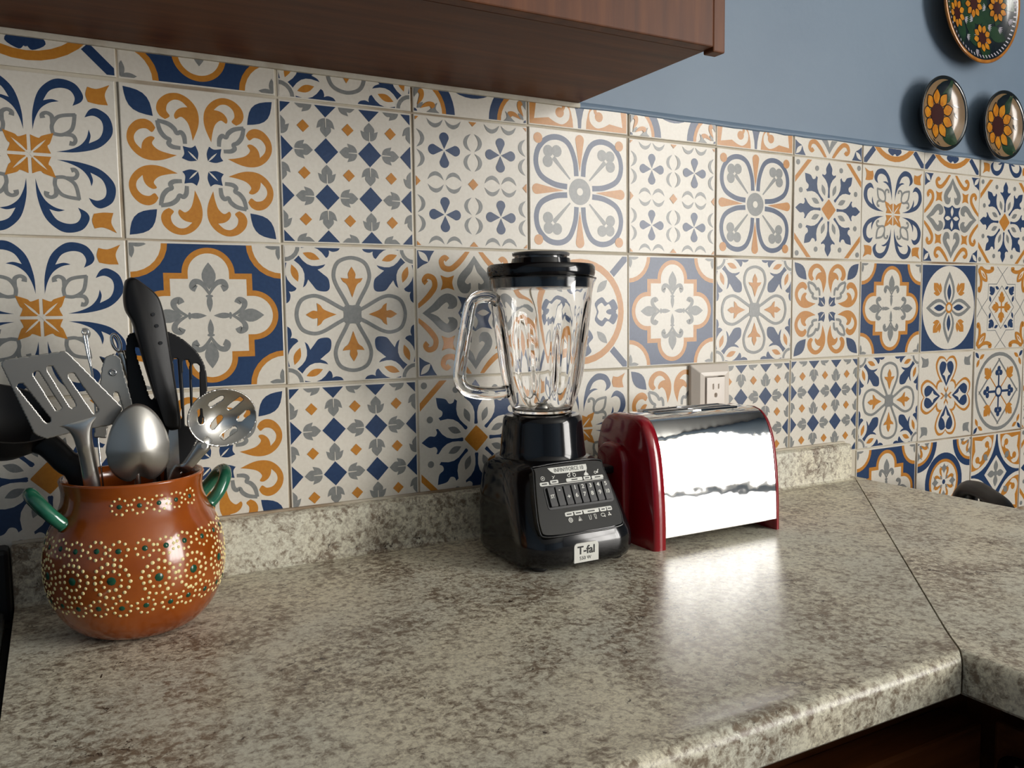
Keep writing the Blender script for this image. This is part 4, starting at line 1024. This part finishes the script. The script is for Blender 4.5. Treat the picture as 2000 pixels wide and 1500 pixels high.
# ------------------------------------------------------------------ wall outlet
ou = thing('wall_outlet', (.752, -.001, CT + .137), 'ivory wall outlet with a moulded cover plate above the toaster', 'outlet')
def fr_(x0, x1, z0, z1, y): return [(x0, y, z0), (x1, y, z0), (x1, y, z1), (x0, y, z1)]
Z0, Z1 = CT + .080, CT + .1945
fix(bev(mk('cover_plate', *loft([fr_(.7165, .7875, Z0, Z1, -.0003), fr_(.7165, .7875, Z0, Z1, -.005), fr_(.7275, .7815, Z0 + .011, Z1 - .011, -.0135), fr_(.7355, .7715, CT + .1030, CT + .1777, -.0150), fr_(.7355, .7715, CT + .1030, CT + .1777, -.0060)]), 'outlet', ou), .0015, 2))
so = [(.7373, .1048), (.7697, .1048), (.7697, .1759), (.7373, .1759)]; sh = []
for zc in (.160, .125):
    sh += [((.7485, zc - .0002), (.7485, zc + .0060), .0011), ((.7585, zc + .0004), (.7585, zc + .0054), .0011), ((.7535, zc - .0100), (.7535, zc - .0088), .0026)]
sheet('socket_face', lambda p: max(sd_poly(p, so, .0004), -min(sd_caps(p, a, b, r) for a, b, r in sh)), .7360, .7712, .1035, .1775, .0006, lambda x, z: (x, -.0120, CT + z), .0095, 'outlet', ou)
box('socket_back', .7357, .7713, -.0072, -.0058, CT + .1032, CT + .1775, 'outlet', ou)

# ------------------------------------------------------------------ painted plates on the wall
def dish(name, x, z, R, label, rimm, basem, rimw, proud, depth, group):
    t = thing(name, (x, .0035, CT + z), label, 'plate', group)
    yr = -proud                                     # rim plane; the face dips towards the wall
    def fy(r): q = r / R; return yr + depth * max(0, 1 - (q / .92) ** 4) * 1.0
    pr = [(.0005, .0042), (R * .5, .0042), (R * .62, .0005), (R * .93, yr + .0052), (R * .985, yr + .0032), (R, yr + .0008), (R * .985, yr - .0012), (R * .945, yr - .0006)]
    nin = [R * .90 * (1 - i / 12) for i in range(12)] + [.0005]
    V, F = lathe([(r, 0) for r, _ in pr] + [(r, 0) for r in nin], (0, 0, 0), 64)
    ys = [y for _, y in pr] + [fy(r) for r in nin]; k = len(ys)
    V = [(x + v[0], ys[i % k], CT + z + v[1]) for i, v in enumerate(V)]
    mi = [0 if (i % (k - 1)) < len(pr) - (1 if R > .08 else 0) else 1 for i in range(len(F))]
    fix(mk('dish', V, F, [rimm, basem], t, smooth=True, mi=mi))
    return t, fy
def paint(name, t, fy, c, polys, m, lvl):
    """glaze painting laid on the curved face; polygons in dish coordinates"""
    V, F = [], []
    for P in polys:
        gx = sum(p[0] for p in P) / len(P); gy = sum(p[1] for p in P) / len(P); n = len(P); k = len(V); NRG = 3
        V.append((c[0] + gx, fy(math.hypot(gx, gy)) - .0002 - .00016 * lvl, c[1] + gy))
        for j in range(1, NRG + 1):
            for p in P:
                u, v = gx + (p[0] - gx) * j / NRG, gy + (p[1] - gy) * j / NRG
                V.append((c[0] + u, fy(math.hypot(u, v)) - .0002 - .00016 * lvl, c[1] + v))
        F += [(k, k + 1 + i, k + 1 + (i + 1) % n) for i in range(n)]
        for j in range(NRG - 1):
            F += [(k + 1 + j * n + i, k + 1 + (j + 1) * n + i, k + 1 + (j + 1) * n + (i + 1) % n, k + 1 + j * n + (i + 1) % n) for i in range(n)]
    o = mk(name, V, F, m, t, smooth=True)
    if len(polys) > 1: o['kind'] = 'stuff'
    return o
def sunflower(t, fy, c, u, v, r, n, ph, lvl=3):
    pet, out = [], []
    for i in range(n):
        a = ph + 2 * PI * i / n
        pet.append(rot(lens((0, r * .34), (0, r), r * .215, peak=.55), a, (u, v))); out.append(rot(lens((0, r * .30), (0, r * 1.05), r * .25, peak=.55), a, (u, v)))
    paint('petal_outlines', t, fy, c, out, 'ink', lvl); paint('petals', t, fy, c, pet, 'gold', lvl + 1)
    paint('flower_heart', t, fy, c, [ell(u, v, r * .44, n=20)], 'brown', lvl + 2)
for i, (x, z, R, dx) in enumerate(((1.241, .5905, .0605, 0), (1.408, .5870, .0595, 1))):
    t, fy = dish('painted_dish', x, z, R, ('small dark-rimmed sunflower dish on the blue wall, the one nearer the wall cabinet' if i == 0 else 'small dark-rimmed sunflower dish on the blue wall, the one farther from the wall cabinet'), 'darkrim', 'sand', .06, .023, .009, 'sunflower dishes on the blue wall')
    c = (x, CT + z)
    paint('leaves', t, fy, c, [sm([(.004, .028), (-.012, .036), (-.006, .050), (.016, .054), (.022, .044), (.024, .026), (.016, .020)]), sm([(.008, -.022), (.022, -.016), (.032, -.022), (.034, -.044), (.018, -.050), (.006, -.040)])], 'leaf', 1)
    paint('dark_leaf', t, fy, c, [sm([(-.004, .030), (-.016, .040), (-.004, .050), (.012, .054), (.010, .042)])], 'navy', 2)
    sunflower(t, fy, c, -.008 + dx * .001, -.001, .040, 9, .15 + dx * .2, 3)
    paint('ink_strokes', t, fy, c, [lens((.030, .018), (.044, .014), .0018), lens((.034, .006), (.042, -.004), .0018), lens((-.014, -.046), (-.008, -.052), .0015), lens((-.024, -.042), (-.018, -.046), .0015)], 'ink', 2)
x, z, R = 1.333, .787, .1045
t, fy = dish('painted_plate', x, z, R, 'large painted plate of many sunflowers with an ochre rim, highest on the blue wall', 'rim', 'navy', .06, .024, .010, None)
c = (x, CT + z)
random.seed(12)
lv, fl = [], []
for i in range(26):
    a = random.random() * 6.28; r = R * .84 * math.sqrt((i + .5) / 26); a = i * 2.4
    lv.append(rot(lens((0, -.024), (0, .024), .0135), a * 1.7, (r * math.cos(a) * .93, r * math.sin(a) * .93)))
paint('leaves', t, fy, c, lv, 'leaf', 1)
wh = []
for i in range(26):
    a = i * 2.4 + 1.1; r = R * .80 * math.sqrt((i + .5) / 26)
    for k in range(5):
        b = a * 1.3 + (k - 2) * .28; o = (r * math.cos(a), r * math.sin(a))
        wh.append(rot(lens((0, .003), (0, .013), .0008, n=4), b, o))
for i in range(70):
    a = 2 * PI * i / 70; wh.append([(R * q * math.cos(a + d), R * q * math.sin(a + d)) for q, d in ((.865, 0), (.915, .008), (.915, .036), (.865, .03))])
paint('pale_brush_marks', t, fy, c, wh, 'lav', 2)
for u, v in ((.012, -.060), (-.060, -.030), (-.012, -.006), (.052, -.004), (.020, .050), (-.040, .052), (.068, .045)): sunflower(t, fy, c, u, v, .0235, 9, u * 30, 3)

# ------------------------------------------------------------------ chair behind the return
A = Vector((1.290, -.045, 0)); B = Vector((1.150, -.226, 0)); ud = (B - A).normalized(); wdt = (B - A).length; nd = Vector((-ud.y, ud.x, 0)); nd = nd if nd.x > 0 else -nd
ch = thing('chair', ((A.x + B.x) / 2 + nd.x * .15, (A.y + B.y) / 2 + nd.y * .15, 0), 'black metal chair with an arched back behind the side return', 'chair')
def cp(s, d, z): return A + ud * (s * wdt) + nd * d + Vector((0, 0, z))
arch = crv([cp(.02, .0, .46), cp(.0, -.01, .70), cp(.03, -.01, .825), cp(.14, -.01, .864), cp(.34, -.01, .877), cp(.58, -.01, .877), cp(.84, -.01, .868), cp(.98, -.01, .83), cp(1.0, -.01, .70), cp(.98, 0, .46)], 8)
mk('back_arch', *tube(arch, .013, 12), 'blackm', ch, smooth=True)
for s in (.3, .5, .7): mk('spindle', *tube([cp(s, .0, .46), cp(s, -.01, .872)], .007, 10), 'blackm', ch, smooth=True)
mk('crest_rail', *tube(crv([cp(.02, -.01, .72), cp(.5, -.01, .722), cp(.98, -.01, .72)], 6), .008, 10), 'blackm', ch, smooth=True)
sr = [cp(s, d, 0) for s, d in ((.0, .0), (1, .0), (1.05, .16), (.98, .30), (.5, .335), (.02, .30), (-.05, .16))]; sr = crv([tuple(p) for p in sr], 5, True)
fix(bev(mk('seat', *loft([[(p[0], p[1], .44) for p in sr], [(p[0], p[1], .47) for p in sr]]), 'blackm', ch), .008, 3))
for s, d in ((.06, .02), (.94, .02), (.1, .27), (.9, .27)):
    mk('leg', *tube([cp(s, d, .445), cp(.5 + (s - .5) * 1.12, .15 + (d - .15) * 1.1, 0)], .012, 10), 'blackm', ch, smooth=True)
